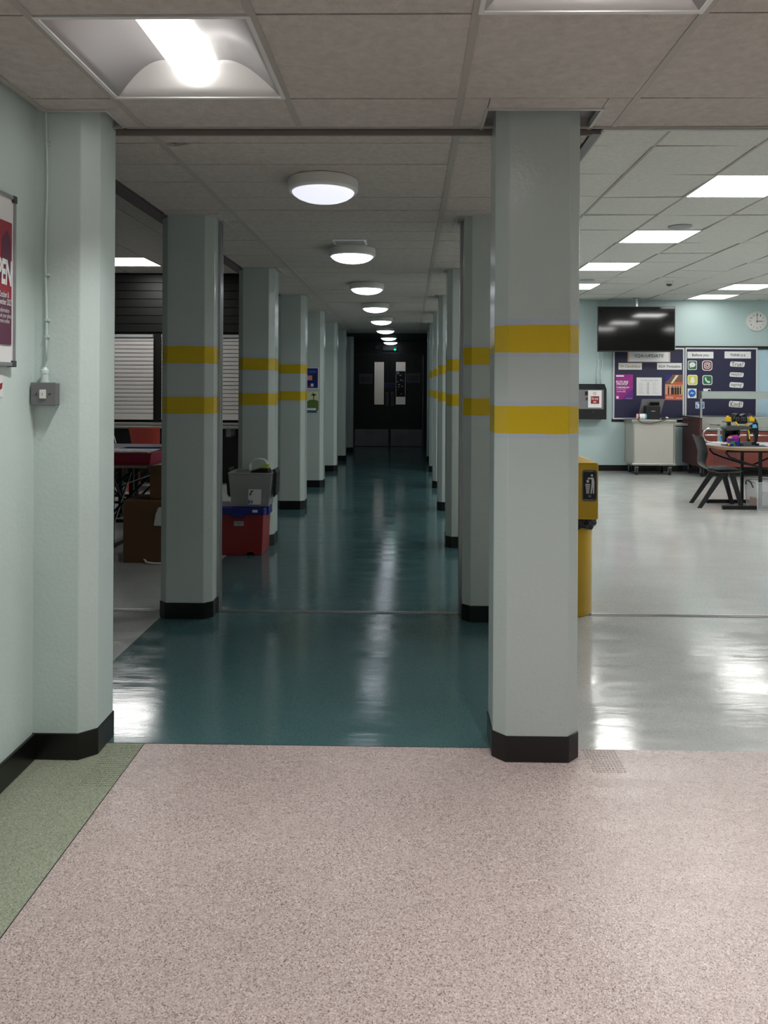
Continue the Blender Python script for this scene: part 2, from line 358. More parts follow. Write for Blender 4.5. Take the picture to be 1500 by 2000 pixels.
# slab above every ceiling and the fascias between the levels
struct('ceiling_slab', MB().box(-6.4, 7.4, -4.2, 19.4, 3.12, 3.2), 'greyd')
struct('trim_5', MB().box(.74, 7.2, YE+.01, YE+.03, ZF-.004, 3.0), 'trimw')
struct('trim_6', MB().box(.735, .75, YE+.03, YH, ZC, 2.9), 'trimw')
struct('trim_7', MB().box(.700, .737, YE+.03, YH, ZC-.008, ZC+.01), 'grey')
struct('trim_8', MB().box(-1.500, -1.425, YE+.03, YL, ZC-.010, ZC+.02), 'purple')
struct('trim_9', MB().box(-1.515, -1.500, YE+.03, YL, ZC-.010, 3.1), 'purple')
struct('trim_10', MB().box(XW-.1, 7.2, YE-.014, YE, ZF-.006, ZF+.002).box(XW-.1, 7.2, YE-.004, YE, ZF-.006, ZF+.05), 'bar')
struct('trim_11', MB().box(-1.5, .70, YE+.022, YE+.034, ZC-.014, ZC+.03), 'band')

# ceilings: separate tiles with open joints, bars running away from the viewer
def tiles(name, xs, ys, z, m, skip=(), jit=.0, gap=.0025, notch=None):
    mb = MB()
    for i in range(len(xs)-1):
        for j in range(len(ys)-1):
            if any(i == a and j == b for a, b in skip): continue
            x0, x1, y0, y1 = xs[i]+gap, xs[i+1]-gap, ys[j]+gap, ys[j+1]-gap
            if notch and (i, j) == notch:
                mb.prism([(x0, y0+.03), (x0+.03, y0+.045), (x0+.12, y0), (x1, y0), (x1, y1), (x0, y1)], z, z+.015); continue
            q = [random.uniform(-jit, jit) for _ in range(4)]
            mb.hexa([(x0,y0,z+q[0]),(x1,y0,z+q[1]),(x1,y1,z+q[2]),(x0,y1,z+q[3])], [(x0,y0,z+.015+q[0]),(x1,y0,z+.015+q[1]),(x1,y1,z+.015+q[2]),(x0,y1,z+.015+q[3])])
    return mb
P6 = .6
fx = [-1.33] + [-1.033 + .603*k for k in range(0, 14)]; fy = [2.04 + P6*k for k in range(-10, 2)] + [YE-.002]
rowL = len(fy)-2
fl = [(1, fy.index(2.04)), ]     # cells of the lamps
FL = [(-.7315, 2.34), (.4745, 1.74), (-.7315, -.06), (.4745, -.66), (1.6805, 1.74), (2.8865, 2.34), (1.6805, -.66), (3.4895, -.06), (-.7315, -2.46), (2.2835, -2.46), (4.6955, 1.14)]
def cell(c, xs, ys):
    i = max(k for k in range(len(xs)) if xs[k] <= c[0]); j = max(k for k in range(len(ys)) if ys[k] <= c[1]); return (i, j)
skip = [cell(c, fx, fy) for c in FL] + [cell((.5, 2.8), fx, fy), cell((-1.2, 2.8), fx, fy)]
mb = tiles('ceiling', fx, fy, ZF, 'tile', skip, .0016, .0035)
for b in ((.177, .272, 2.643, YE-.004), (.683, .773, 2.643, YE-.004), (.275, .680, 2.643, 2.742), (-1.33, -1.036, 2.643, 2.738), (-1.105, -1.036, 2.741, YE-.004)): mb.box(*b, ZF, ZF+.015)
struct('ceiling', mb, 'tile')
bb = MB()
for x in fx[1:]: bb.box(x-.012, x+.012, -4, YE-.002, ZF-.003, ZF+.03)
for y in fy[1:-1]: pass
bb.box(-1.345, -1.322, -4, 2.75, ZF-.004, ZF+.02)
struct('ceiling_bars', bb, 'bar')
def collar(mb, x0, x1, y0, y1, z, w=.012):
    mb.box(x0-w, x1+w, y0-w, y0, z-.005, z+.02).box(x0-w, x0, y0, y1+w, z-.005, z+.02).box(x1, x1+w, y0, y1+w, z-.005, z+.02)
    return mb
struct('trim_12', collar(MB(), .277, .680, 2.746, YE, ZF), 'trimw')
struct('trim_13', MB().box(-1.335, -1.097, 2.738, 2.752, ZF-.006, ZF+.02).box(-1.110, -1.097, 2.752, YE, ZF-.006, ZF+.02), 'trimw')
struct('ceiling_recess', MB().box(.26, .70, 2.73, YE+.02, ZF+.035, ZF+.05).box(-1.372, -1.08, 2.73, YE+.02, ZF+.035, ZF+.05), 'greyl')
# corridor ceiling: 1.2 x 0.3 m planks
cx_ = [-1.425, -1.02, .18, .70]; cy_ = [YE+.034] + [3.105 + .3*k for k in range(39)]
struct('ceiling', tiles('c', cx_, cy_, ZC, 'tile', (), .0012, .0045, notch=(1, 1)), 'tile')
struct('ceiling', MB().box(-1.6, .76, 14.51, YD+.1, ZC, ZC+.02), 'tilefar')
bb = MB()
for x in (-1.02, .18): bb.box(x-.014, x+.014, YE+.034, 14.5, ZC-.003, ZC+.02)
for y in cy_[1:]: pass
struct('ceiling_bars', bb, 'bar')
# hall ceiling
hx = [.815 + P6*k for k in range(0, 11)] + [7.2]; hy = [2.97] + [3.27 + P6*k for k in range(0, 16)]
hy = [v for v in hy if v < YH]; hy.append(YH)
HL = [(2.315, 5.37), (2.315, 7.17), (2.315, 8.97), (2.315, 10.77), (4.715, 10.77), (4.715, 11.97), (4.715, 8.97), (4.715, 7.17), (4.715, 5.37), (6.515, 5.37), (6.515, 8.97)]
struct('ceiling', tiles('h', [.752]+hx, hy, ZH, 'tileh', [cell(c, [.752]+hx, hy) for c in HL], .007, .005), 'tileh')
bb = MB()
for x in hx[:-1]: bb.box(x-.009, x+.009, 2.97, YH, ZH-.004, ZH+.02)
struct('ceiling_bars', bb, 'bar')
# servery room ceiling
Q = .68
lx = [-2.645 - Q*k for k in range(0, 6)][::-1] + [-1.965, -1.515]; ly = [2.9] + [3.38 + Q*k for k in range(0, 11)] + [YL]
LL = [(-3.665, 9.84)]
ly = sorted(set([round(9.50 + Q*k, 4) for k in range(-9, 2)] + [2.9, YL]))
struct('ceiling', tiles('l', lx, ly, ZL, 'tile', [cell(c, lx, ly) for c in LL], .003, .003), 'tile')
bb = MB()
for x in lx[1:-1]: bb.box(x-.009, x+.009, 2.9, YL, ZL-.004, ZL+.02)
struct('ceiling_bars', bb, 'bar')

# ------------------------------------------------------------------ pillars
def sect(x0, x1, y0, y1, c=.045, o=0):
    x0 -= o; x1 += o; y0 -= o; y1 += o
    return [(x0+c, y0), (x1-c, y0), (x1, y0+c), (x1, y1-c), (x1-c, y1), (x0+c, y1), (x0, y1-c), (x0, y0+c)]
def pillar(x0, x1, y0, y1, top, banded, label, group, col=True, c=.045):
    r = root('pillar', label, 'pillar', ((x0+x1)/2, (y0+y1)/2, 0), group=group)
    part('shaft', MB().prism(sect(x0, x1, y0, y1, c), .08, top), 'pilb' if banded else 'pil', r, bevel=.004)
    part('skirting', MB().prism(sect(x0, x1, y0, y1, c, .004), 0, .095), 'skirt', r, bevel=.003)
    if col: part('ceiling_collar', collar(MB(), x0-.035, x1+.035, y0-.035, y1+.03, ZC), 'trimw', r)
    return r
LX0, LX1, RX0, RX1 = -1.465, -1.155, .315, .628
PY = [2.795, 4.44, 6.46, 8.37, 10.19, 12.08, 13.75, 15.55]
D = .255
G1, G2 = 'pillars along the left of the corridor', 'pillars along the right of the corridor'
r = root('pillar', 'broad pale aqua half-pillar against the near left wall, with a light switch on its face', 'pillar', (-1.26, 2.9, 0), group=G1)
sp = [(XW-.01, 2.765), (-1.205, 2.765), (-1.152, 2.812), (-1.152, 2.96), (-1.19, 3.0), (XW-.01, 3.0)]
part('shaft', MB().prism(sp, .085, 2.6), 'aqua', r, bevel=.004)
part('skirting', MB().prism([(XW-.01, 2.761), (-1.203, 2.761), (-1.148, 2.81), (-1.148, 2.963), (-1.19, 3.004), (XW-.01, 3.004)], 0, .097), 'skirt', r, bevel=.003)
pillar(RX0, RX1, PY[0], PY[0]+D, ZF+.11, True, 'large nearest right pillar, free-standing, with two bright yellow bands and bumpy gloss paint', G2, False)
names = ['first', 'second']
Lb = ['nearest free-standing left pillar with dull yellow bands and a metal channel down its right side',
      'left pillar with yellow bands standing just behind the red storage box',
      'left pillar with yellow bands just in front of the pillar carrying two posters',
      'left pillar with a blue poster and a green poster on its face',
      'plain unbanded left pillar next beyond the one with posters',
      'plain left pillar second beyond the one with posters, in half shade',
      'last and darkest left pillar beside the black double doors']
Rb = ['shaded right pillar with yellow bands and a metal channel, just behind the largest one',
      'right pillar with yellow bands, second behind the large nearest one',
      'right pillar with yellow bands, third behind the large nearest one',
      'right pillar with yellow bands, fourth behind the large nearest one',
      'furthest right pillar that still carries yellow bands',
      'plain dark teal right pillar beyond the last banded one',
      'last right pillar beside the black double doors']
for k in range(1, 8):
    D2 = .30 if k == 1 else .27
    a = pillar(LX0, LX1, PY[k], PY[k]+D2, ZC+.1, k <= 3, Lb[k-1], G1, k < 7)
    if k < 7: b = pillar(RX0, RX1, PY[k], PY[k]+D2, ZC+.1, k <= 5, Rb[k-1], G2, k < 7)
    if k == 1:
        for p, x0, x1 in ((a, LX1, LX1+.015), (b, RX0-.015, RX0)):
            part('metal_channel', MB().box(x0, x1, 4.575, 4.60, .007, ZC-.01).box(x0, x1, 4.612, 4.637, .007, ZC-.01).box(min(x0,x1) if p is a else x1-.006, (x0+.006) if p is a else x1, 4.60, 4.612, .007, ZC-.01), 'alu', p, label='aluminium shutter guide channel')

# ------------------------------------------------------------------ lamps
def luminaire(c, label, z=ZF):
    r = root('ceiling_light', label, 'ceiling light', (c[0], c[1], z), group='recessed lights of the lobby ceiling')
    part('frame', MB().box(-.297,.297,-.297,-.283,-.004,.02).box(-.297,.297,.283,.297,-.004,.02).box(-.297,-.283,-.283,.283,-.004,.02).box(.283,.297,-.283,.283,-.004,.02), 'whitem', r, True)
    for s in (-1, 1):
        rows = []
        for k in range(13):
            t = k/12; x = .283 - .225*t; h = .096*math.sin(t*PI*.62)/math.sin(PI*.62)*1.0
            rows.append([(s*x, -.283, h), (s*x, .283, h)])
        part('side_reflector', MB().grid(rows), 'refl', r, True, smooth='all', solid=.002)
        part('end_reflector', MB().grid([[(x/10*.0283*10*1.0, s*(.283-.07*t), .001+.12*t) for x in range(-10, 11)] for t in (0, .25, .5, .75, 1)]), 'whitem', r, True, smooth='all', solid=.002)
    rows = []
    for k in range(15):
        a = PI*k/14
        rows.append([(-.072*math.cos(a), -.235, .086-.062*math.sin(a)), (-.072*math.cos(a), .235, .086-.062*math.sin(a))])
    mb = MB().grid(rows)
    for yy in (-.235, .235): mb.bm.faces.new([mb.bm.verts.new((-.072*math.cos(PI*k/14), yy, .086-.062*math.sin(PI*k/14))) for k in range(15)])
    part('lens', mb, 'lens', r, True, smooth=True, label='glowing white lens')
    li = bpy.data.lights.get('lens_throw') or bpy.data.lights.new('lens_throw', 'AREA')
    li.shape = 'RECTANGLE'; li.size = .002; li.size_y = .26; li.energy = W_FRONT; li.spread = math.radians(102); li.color = (1, .985, .965)
    lo = bpy.data.objects.new('lens_throw', li); C.objects.link(lo); lo.parent = r; lo.location = (0, 0, .021)
    return r
L0 = luminaire(FL[0], 'square recessed light with a glowing lens bar, above the left wall, seen whole')
dup(L0, (FL[1][0], FL[1][1], ZF), label='square recessed light cut by the top edge, above the nearest right pillar')
for c in FL[2:]: dup(L0, (c[0], c[1], ZF), label='square recessed lobby light overhead, outside the view of the photo')

def flat_light(c, z, label, group, m='panel', h=.3):
    r = root('ceiling_light', label, 'ceiling light', (c[0], c[1], z), group=group)
    a = h-.004; b = h-.016
    part('frame', MB().box(-a,a,-a,-b,-.004,.03).box(-a,a,b,a,-.004,.03).box(-a,-b,-b,b,-.004,.03).box(b,a,-b,b,-.004,.03), 'whitem', r, True)
    part('diffuser', MB().box(-b,b,-b,b,0,.02), m, r, True, label='glowing white panel')
    return r
hl = ['square light panel of the hall nearest to us, at the right edge', 'second nearest square light panel of the hall, right of the big pillar', 'third nearest square light panel of the hall, partly behind the big pillar',
      'small far light panel just peeping out beside the big pillar', 'far light panel of the hall at the right edge, above the wall clock', 'furthest light panel of the hall, next to the end wall above the clock']
GH = 'square light panels of the hall'
H0 = flat_light(HL[0], ZH, hl[0], GH)
flat_light(HL[5], ZH, hl[5], GH, 'paneldim')
for i, c in enumerate(HL[1:]):
    if i == 4: continue
    dup(H0, (c[0], c[1], ZH), label=hl[i+1] if i+1 < len(hl) else 'square hall light panel overhead, outside the view of the photo')
flat_light(LL[0], ZL, 'square light panel above the white serving shutters on the left', 'light panels of the servery room', 'panell', Q/2)

def dome(Y, m, label):
    r = root('dome_light', label, 'ceiling light', (-.42, Y, ZC), group='round dome lights down the corridor')
    part('base_ring', MB().lathe([(.155, 0), (.165, -.004), (.168, -.012), (.168, -.052), (.160, -.062), (.150, -.062)], n=56), 'whitem', r, True, smooth=True)
    part('diffuser', MB().lathe([(.150, -.056), (.149, -.064), (.142, -.074), (.125, -.086), (.098, -.097), (.065, -.104), (.03, -.108), (.005, -.109)], n=56), m, r, True, smooth='all', label='glowing frosted dome')
    return r
dl = ['nearest and largest round dome light of the corridor', 'second nearest dome light, just beyond the ceiling vent', 'third nearest dome light of the corridor', 'fourth nearest dome light of the corridor',
      'fifth nearest dome light of the corridor', 'sixth nearest dome light, last before the dark end', 'dome light second from the black doors', 'furthest dome light, right before the black doors']
dy_ = [3.66, 5.50, 7.40, 9.26, 11.15, 13.1, 15.1, 16.65]
dome(dy_[0], 'domenear', dl[0]); d0 = dome(dy_[1], 'dome', dl[1])
for i in range(2, 6): dup(d0, (-.42, dy_[i], ZC), label=dl[i])
d6 = dome(dy_[6], 'domefar', dl[6]); dup(d6, (-.42, dy_[7], ZC), label=dl[7])
# vent, speakers, detector
v = root('ceiling_vent', 'small white slatted vent in the corridor ceiling just before the second dome light', 'vent', (-.415, 5.24, ZC))
part('frame', MB().box(-.115,.115,-.10,-.085,-.008,0).box(-.115,.115,.085,.10,-.008,0).box(-.115,-.10,-.085,.085,-.008,0).box(.10,.115,-.085,.085,-.008,0), 'whitem', v, True)
mb = MB()
for k in range(8): mb.hexa([(-.1,-.078+k*.021,-.007),(.1,-.078+k*.021,-.007),(.1,-.072+k*.021,-.007),(-.1,-.072+k*.021,-.007)], [(-.1,-.068+k*.021,.0),(.1,-.068+k*.021,.0),(.1,-.062+k*.021,.0),(-.1,-.062+k*.021,.0)])
part('slats', mb, 'whitem', v, True)
s0 = tag(part('ceiling_speaker', MB().lathe([(.10, 0), (.10, -.006), (.09, -.010), (.01, -.010)], n=36), 'greyl', smooth=True), 'flat round grey speaker in the hall ceiling beside the second light panel', 'speaker', 'round speakers in the hall ceiling'); s0.location = (2.36, 6.72, ZH)
s1 = s0.copy(); C.objects.link(s1); s1.location = (2.33, 10.1, ZH); s1['label'] = 'far flat round grey speaker in the hall ceiling, beside the big pillar'
p = at(1307, 549, z=ZH)
sd = root('motion_sensor', 'small white motion sensor on the hall ceiling above the black television', 'sensor', (p.x, p.y, ZH))
part('base', MB().lathe([(.055, 0), (.055, -.03), (.045, -.04), (.01, -.04)], n=24), 'white', sd, True, smooth=True)
part('eye', MB().lathe([(.04, -.04), (.034, -.055), (.02, -.065), (.004, -.068)], n=24), 'greyd', sd, True, smooth=True)

# ------------------------------------------------------------------ left wall: switch, conduit, poster board
sx, sz = at(94, 769.5, Y=2.765).x, at(94, 769.5, Y=2.765).z
sw = root('light_switch', 'grey metal light switch box with a white rocker on the near left half-pillar', 'light switch', (sx, 2.765, sz))
part('back_box', MB().box(-.044,.044,-.035,0,-.040,.040), 'grey', sw, True, bevel=.004)
part('face_plate', MB().box(-.046,.046,-.039,-.034,-.042,.042), 'grey', sw, True, bevel=.004)
rk = part('rocker', MB().prism(rrect(-.011,.011,-.016,.016,.002), -.045, -.038, 'y'), 'white', sw, True, bevel=.001, label='white rocker')
text('marking', 'I', 'ink', rk, sx, sz, .0016, .009, 2.765-.0455, label='black on-mark')
for s in (-1, 1): part('screw', MB().lathe([(.0035, -.041), (.0035, -.038)], (s*.024, 0, 0), 12, 'y'), 'greyd', sw, True)
cn = root('conduit', 'thin painted cable running from the ceiling down to the light switch', 'conduit', (sx, 2.76, sz+.042))
pts = [(sx-.006+.003*math.sin(k*.9), 2.757, 1.455 + (2.5-1.455)*k/14) for k in range(15)]
part('cable', MB().tube(pts, .0045, 8), 'aqua', cn, smooth='all')
part('gland', MB().lathe([(.016, 0), (.016, .006), (.0125, .006), (.0125, .03), (.014, .032), (.014, .044), (.010, .046), (.006, .055)], (sx-.004, 2.748, sz+.042), 16), 'aqua', cn, smooth=True)
for z in (1.545, 1.605, 1.77, 2.245): part('clip', MB().box(sx-.008, sx+.006, 2.75, 2.765, z-.004, z+.004), 'aqua', cn, bevel=.001)
# poster board on the left wall (only its far end is in the photo)
Xb = XW + .018
bt, bb_, be = at(29, 385, X=Xb), at(29, 716, X=Xb), at(29.5, 600, X=Xb).y
z1, z0 = bt.z, bb_.z
wb = root('poster_board', 'white board in a grey frame holding a crimson poster, on the left wall', 'notice board', (XW, be-.45, z0))
y0 = be-.9
part('board', MB().box(XW, Xb-.003, y0, be, z0, z1), 'paper', wb)
part('frame', MB().box(XW, Xb+.004, y0, be, z1-.012, z1).box(XW, Xb+.004, y0, be, z0, z0+.014).box(XW, Xb+.004, be-.010, be, z0, z1).box(XW, Xb+.004, y0, y0+.01, z0, z1), 'alu', wb, bevel=.002)
part('corner_cap', MB().box(XW, Xb+.006, be-.02, be+.002, z1-.022, z1+.002), 'greyd', wb, bevel=.002); part('corner_cap', MB().box(XW, Xb+.006, be-.02, be+.002, z0-.002, z0+.02), 'greyd', wb, bevel=.002)
py1 = at(23, 500, X=Xb).y; pz1, pz0 = at(22, 436, X=Xb).z, at(22, 674, X=Xb).z
pr = root('poster', 'crimson poster with large slanted white letters, on the left wall board', 'poster', (Xb, py1-.3, pz0))
part('sheet', MB().box(Xb-.003, Xb, py1-.55, py1, pz0, pz1), 'crimson', pr)
hgt = pz1-pz0
part('dark_shape', MB().prism([(py1-.30, pz0+.0*hgt), (py1-.001, pz0+.0*hgt), (py1-.001, pz0+.35*hgt), (py1-.12, pz0+.5*hgt), (py1-.01, pz0+.56*hgt), (py1-.004, pz0+.7*hgt), (py1-.012, pz0+.86*hgt), (py1-.03, pz0+.93*hgt), (py1-.06, pz0+.86*hgt), (py1-.07, pz0+.6*hgt), (py1-.2, pz0+.4*hgt)], Xb, Xb+.0008, 'x'), 'plum', pr, label='plum silhouette')
text('lettering', 'OPEN', 'paper', pr, py1-.068, pz0+.59*hgt, .135, .088, Xb+.0014, 'x', bold=.035, shear=.12, label='white capitals reading OPEN', tilt=-.05)
text('small_print', 'October &\nNovember 2022', 'paper', pr, py1-.05, pz0+.375*hgt, .09, .045, Xb+.0014, 'x', bold=.01)
text('small_print', 'information\nbook your place\nmore online', 'paper', pr, py1-.045, pz0+.235*hgt, .08, .05, Xb+.0014, 'x')
# little sign under the board
q1, q0 = at(6, 730, X=XW+.002), at(6, 775, X=XW+.002)
ns = root('wall_sign', 'small white card with a red mark under the poster board on the left wall', 'sign', (XW, q1.y-.1, q0.z))
part('card', MB().box(XW, XW+.002, q1.y-.2, q1.y, q0.z, q1.z), 'paper', ns)
part('red_mark', MB().prism([(q1.y-.03, q0.z+.02), (q1.y-.008, q0.z+.028), (q1.y-.004, q1.z-.03), (q1.y-.03, q1.z-.035)], XW+.002, XW+.003, 'x'), 'red', ns)

# posters on the left pillar
def sheet(name, label, cat, x0, y0, x1, y1, Y, m='paper', group=None, th=.002):
    a, b = at(x0, y1, Y=Y), at(x1, y0, Y=Y)
    r = root(name, label, cat, ((a.x+b.x)/2, Y, a.z), group=group)
    part('sheet', MB().box(a.x, b.x, Y-th, Y, a.z, b.z), m, r)
    def pos(u, v): return (a.x+(b.x-a.x)*u, a.z+(b.z-a.z)*v)
    r_ = dict(r=r, pos=pos, Y=Y-th, w=b.x-a.x, h=b.z-a.z)
    return r_
def blk(s, name, u0, u1, v0, v1, m, off=.001, **k):
    p, q = s['pos'](u0, v0), s['pos'](u1, v1)
    return part(name, MB().box(p[0], q[0], s['Y']-off, s['Y'], p[1], q[1]), m, s['r'], **k)
def poly(s, name, pts, m, off=.001, **k):
    return part(name, MB().prism([s['pos'](u, v) for u, v in pts], s['Y']-off, s['Y'], 'y'), m, s['r'], **k)
def wr(s, name, t, m, u, v, w, h, off=.002, **k):
    p = s['pos'](u, v); return text(name, t, m, s['r'], p[0], p[1], w*s['w'], h*s['h'], s['Y']-off, **k)
Yp = PY[4]
s = sheet('poster', 'dark blue poster with photos, upper one on the left corridor pillar', 'poster', 590, 718, 623, 759, Yp, 'paper', 'posters on the corridor pillar')
blk(s, 'blue_print', .03, .94, .03, .97, 'blue'); blk(s, 'photo', .28, .6, .40, .62, 'peach', .002); blk(s, 'photo', .62, .93, .42, .60, 'ink', .002)
blk(s, 'white_logo', .52, .68, .1, .24, 'paper', .002); blk(s, 'red_logo', .25, .45, .05, .13, 'red', .002)
wr(s, 'writing', 'a scholarship for\nyoung people', 'lblue', .6, .8, .5, .12)
s = sheet('poster', 'poster of a green hill under pale sky, lower one on the left corridor pillar', 'poster', 590, 765, 622, 806, Yp, 'skyp', 'posters on the corridor pillar')
poly(s, 'green_hill', [(0, .1), (1, .1), (1, .55), (.8, .62), (.5, .62), (.2, .5), (0, .45)], 'grass'); blk(s, 'blue_strip', 0, .92, 0, .1, 'bluew'); blk(s, 'white_strip', .25, .85, .12, .22, 'paper', .002)
poly(s, 'tree', [(.68, .6), (.71, .6), (.74, .8), (.9, .86), (.72, .9), (.62, .97), (.66, .88), (.5, .84), (.68, .8)], 'ink', .002)

# ------------------------------------------------------------------ double doors at the corridor's end
dr = struct('door_1'); dr.location = ((DX0+DX1)/2, YD, 0); dr['label'] = 'black double doors with narrow lit windows at the end of the corridor'
def dpx(x, y): return at(x, y, Y=YD-.01)
mid = dpx(761, 800).x
part('gap_light_block', MB().box(mid-.02, mid+.02, YD+.045, YD+.06, 0, DZ).box(DX0, DX1, YD+.02, YD+.1, 0, .005), 'black', dr)  # unseen strips added to block light leaking through the door gaps
part('frame', MB().box(DX0-.04, DX0, YD-.02, YD+.1, 0, DZ).box(DX1, DX1+.04, YD-.02, YD+.1, 0, DZ).box(DX0-.04, DX1+.04, YD-.02, YD+.1, DZ-.005, DZ+.05), 'black', dr)
for x0, x1, (g0, g1), nm in ((DX0+.003, mid-.004, (731, 750), 'L'), (mid+.004, DX1-.003, (773, 792), 'R')):
    a, b = dpx(g0, 790), dpx(g1, 707)
    lf = part('door_leaf', MB().box(x0, a.x, YD, YD+.045, .006, DZ-.008).box(b.x, x1, YD, YD+.045, .006, DZ-.008).box(a.x, b.x, YD, YD+.045, .006, a.z).box(a.x, b.x, YD, YD+.045, b.z, DZ-.008), 'blackwood', dr)
    part('glass_pane', MB().box(a.x, b.x, YD+.018, YD+.024, a.z, b.z), 'glass', lf, label='wired glass vision panel')
    k1 = dpx(700, 838).z
    part('kick_plate', MB().box(x0+.02, x1-.02, YD-.002, YD, .01, k1), mat('scuffed_plate', (150, 148, 148), .5, .1, noise=(3, .45)) if nm == 'L' else bpy.data.materials['scuffed_plate'], lf, label='scuffed steel kick plate')
    hx_ = (mid-.085, mid-.03) if nm == 'L' else (mid+.03, mid+.085)
    hz0, hz1 = dpx(760, 792).z, dpx(760, 766).z
    part('push_plate', MB().box(*hx_, YD-.002, YD, hz0, hz1), 'grey', lf)
    part('pull_handle', MB().tube([((hx_[0]+hx_[1])/2, YD-.003, hz0+.03), ((hx_[0]+hx_[1])/2, YD-.05, hz0+.03), ((hx_[0]+hx_[1])/2, YD-.05, hz1-.03), ((hx_[0]+hx_[1])/2, YD-.003, hz1-.03)], .009, 8), 'alu', lf, smooth=True)
    c = dpx(756 if nm == 'L' else 766.5, 752.5)
    sg = part('door_sign', MB().box(c.x-.05, c.x+.05, YD-.002, YD, c.z-.055, c.z+.055), 'dgrey', lf)
    part('blue_disc', MB().prism(disc(c.x, c.z, .042), YD-.004, YD-.002, 'y'), 'blue', sg)
    e = (701, 728, 730, 750) if nm == 'L' else (794, 821, 729, 748)
    A, B = dpx(e[0], e[3]), dpx(e[1], e[2])
    s2 = part('notice_plate', MB().box(A.x, B.x, YD-.003, YD, A.z, B.z), 'dgrey', lf)
    text('writing', 'FIRE DOOR\nKEEP SHUT', 'ink', s2, (A.x+B.x)/2, (A.z+B.z)/2, .22, .1, YD-.004)
s = sheet('poster', 'black and white poster taped behind the glass of the right-hand far door', 'poster', 773.5, 725, 791.5, 775, YD+.017, 'ink')
rr_ = random.Random(3)
for k in range(26):
    u, w_ = rr_.uniform(.05, .8), rr_.uniform(.05, .2); v_ = rr_.uniform(.04, .93)
    if k < 12: blk(s, 'print_patch', u, min(.95, u+w_), v_, v_+.035, ['paper', 'greyl', 'bluew'][k % 3], .001)
wr(s, 'writing', 'R', 'paper', .25, .92, .3, .1, .0015)
# lit landing behind the doors
struct('wall_landing', MB().box(-2.2, 1.4, 19.0, 19.1, 0, 3).box(-2.3, -2.2, YD+.12, 19.1, 0, 3).box(1.4, 1.5, YD+.12, 19.1, 0, 3).box(-2.2, 1.4, YD+.12, 19, 2.8, 2.9), 'blockwall')
slab(-2.2, 1.4, YD+.3, 19.1, 'pale')
tag(part('ceiling_light', MB().box(-.9, .1, 17.9, 18.2, 2.76, 2.798), 'roomlamp'), 'lamp on the landing behind the far doors, hidden from view', 'ceiling light')
# exit lamp and small box over the door
a, b = dpx(747, 685), dpx(776, 676)
ex = root('emergency_light', 'dark emergency light with a green lamp above the far double doors', 'emergency light', ((a.x+b.x)/2, YD, a.z))
part('housing', MB().box(a.x, b.x, YD-.06, YD, a.z, b.z), 'greyd', ex, bevel=.006)
c = dpx(771.5, 683); part('green_lamp', MB().lathe([(.016, -.012), (.016, 0)], (c.x, YD-.062, c.z), 14, 'y'), 'led', ex)
a, b = dpx(733, 682), dpx(740, 675)
tag(part('junction_box', MB().box(a.x, b.x, YD-.04, YD, a.z, b.z), 'greyd', bevel=.004), 'tiny dark grey box beside the emergency light over the far doors', 'box')

# ------------------------------------------------------------------ servery wall on the left
def lp(x, y, Y=YL): return at(x, y, Y=Y)
zt, zb = lp(260, 655).z, lp(260, 815).z
def shutter(x0, x1, label, zb=zb):
    r = root('roller_shutter', label, 'shutter', ((x0+x1)/2, YL-.03, zb), group='white roller shutters of the serving hatch')
    n = 20; mb = MB(); h = (zt-.03-zb)/n
    for k in range(n):
        mb.prism([(YL-.044, zb+k*h+.006), (YL-.047, zb+k*h+.011), (YL-.047, zb+(k+1)*h-.006), (YL-.044, zb+(k+1)*h-.002), (YL-.03, zb+(k+1)*h-.002), (YL-.03, zb+k*h+.004)], x0, x1, 'x')
    part('slats', mb, 'shut', r, smooth=False)
    part('headbox', MB().box(x0, x1, YL-.07, YL, zt-.03, zt+.01), 'greyl', r, bevel=.003)
    part('bottom_rail', MB().box(x0, x1, YL-.055, YL-.03, zb-.03, zb+.006), 'shut', r, bevel=.003)
    return r
xs1 = lp(301.5, 700).x
shutter(-5.9, xs1, 'white roller shutter of the serving hatch, left of the nearest free-standing left pillar')
shutter(xs1+.12, -1.75, 'white roller shutter seen between the two banded left pillars')
mb = MB()
zz = zt+.05
for k in range(7): mb.prism([(YL-.03, zz+k*.118), (YL-.03, zz+k*.118+.108), (YL-.012, zz+k*.118+.118), (YL, zz+k*.118+.118), (YL, zz+k*.118)], -6.2, -1.5, 'x')
struct('trim_14', mb, 'blackwood')
co = root('serving_counter', 'dark serving counter with steel ledge below the white shutters', 'counter', (-3.8, YL-.2, 0))
ct = lp(260, 824).z
part('base', MB().box(-6.1, -1.6, YL-.28, YL-.002, 0.0, ct-.03), 'black', co)
part('steel_ledge', MB().box(-6.1, -1.6, YL-.34, YL-.05, ct-.03, ct), 'steel', co, bevel=.004)
c2 = lp(260, 834, YL-.5).z
part('tray_slide', MB().box(-6.1, -1.6, YL-.62, YL-.36, c2-.012, c2+.012), 'steel', co, bevel=.004)
for x in (-5.3, -3.62, lp(449, 845, YL-.5).x): part('bracket', MB().box(x-.03, x+.03, YL-.60, YL-.26, c2-.12, c2-.012), 'grey', co)
wire = [at(214, 832, Y=YL-.64), at(219, 842, Y=YL-.65), at(224, 856, Y=YL-.66), at(229, 876, Y=YL-.66), at(231, 900, Y=YL-.66)]
tag(part('cable', MB().tube(wire, .006, 8), 'white', smooth='all'), 'thin white cable hanging from the serving counter on the left', 'cable')

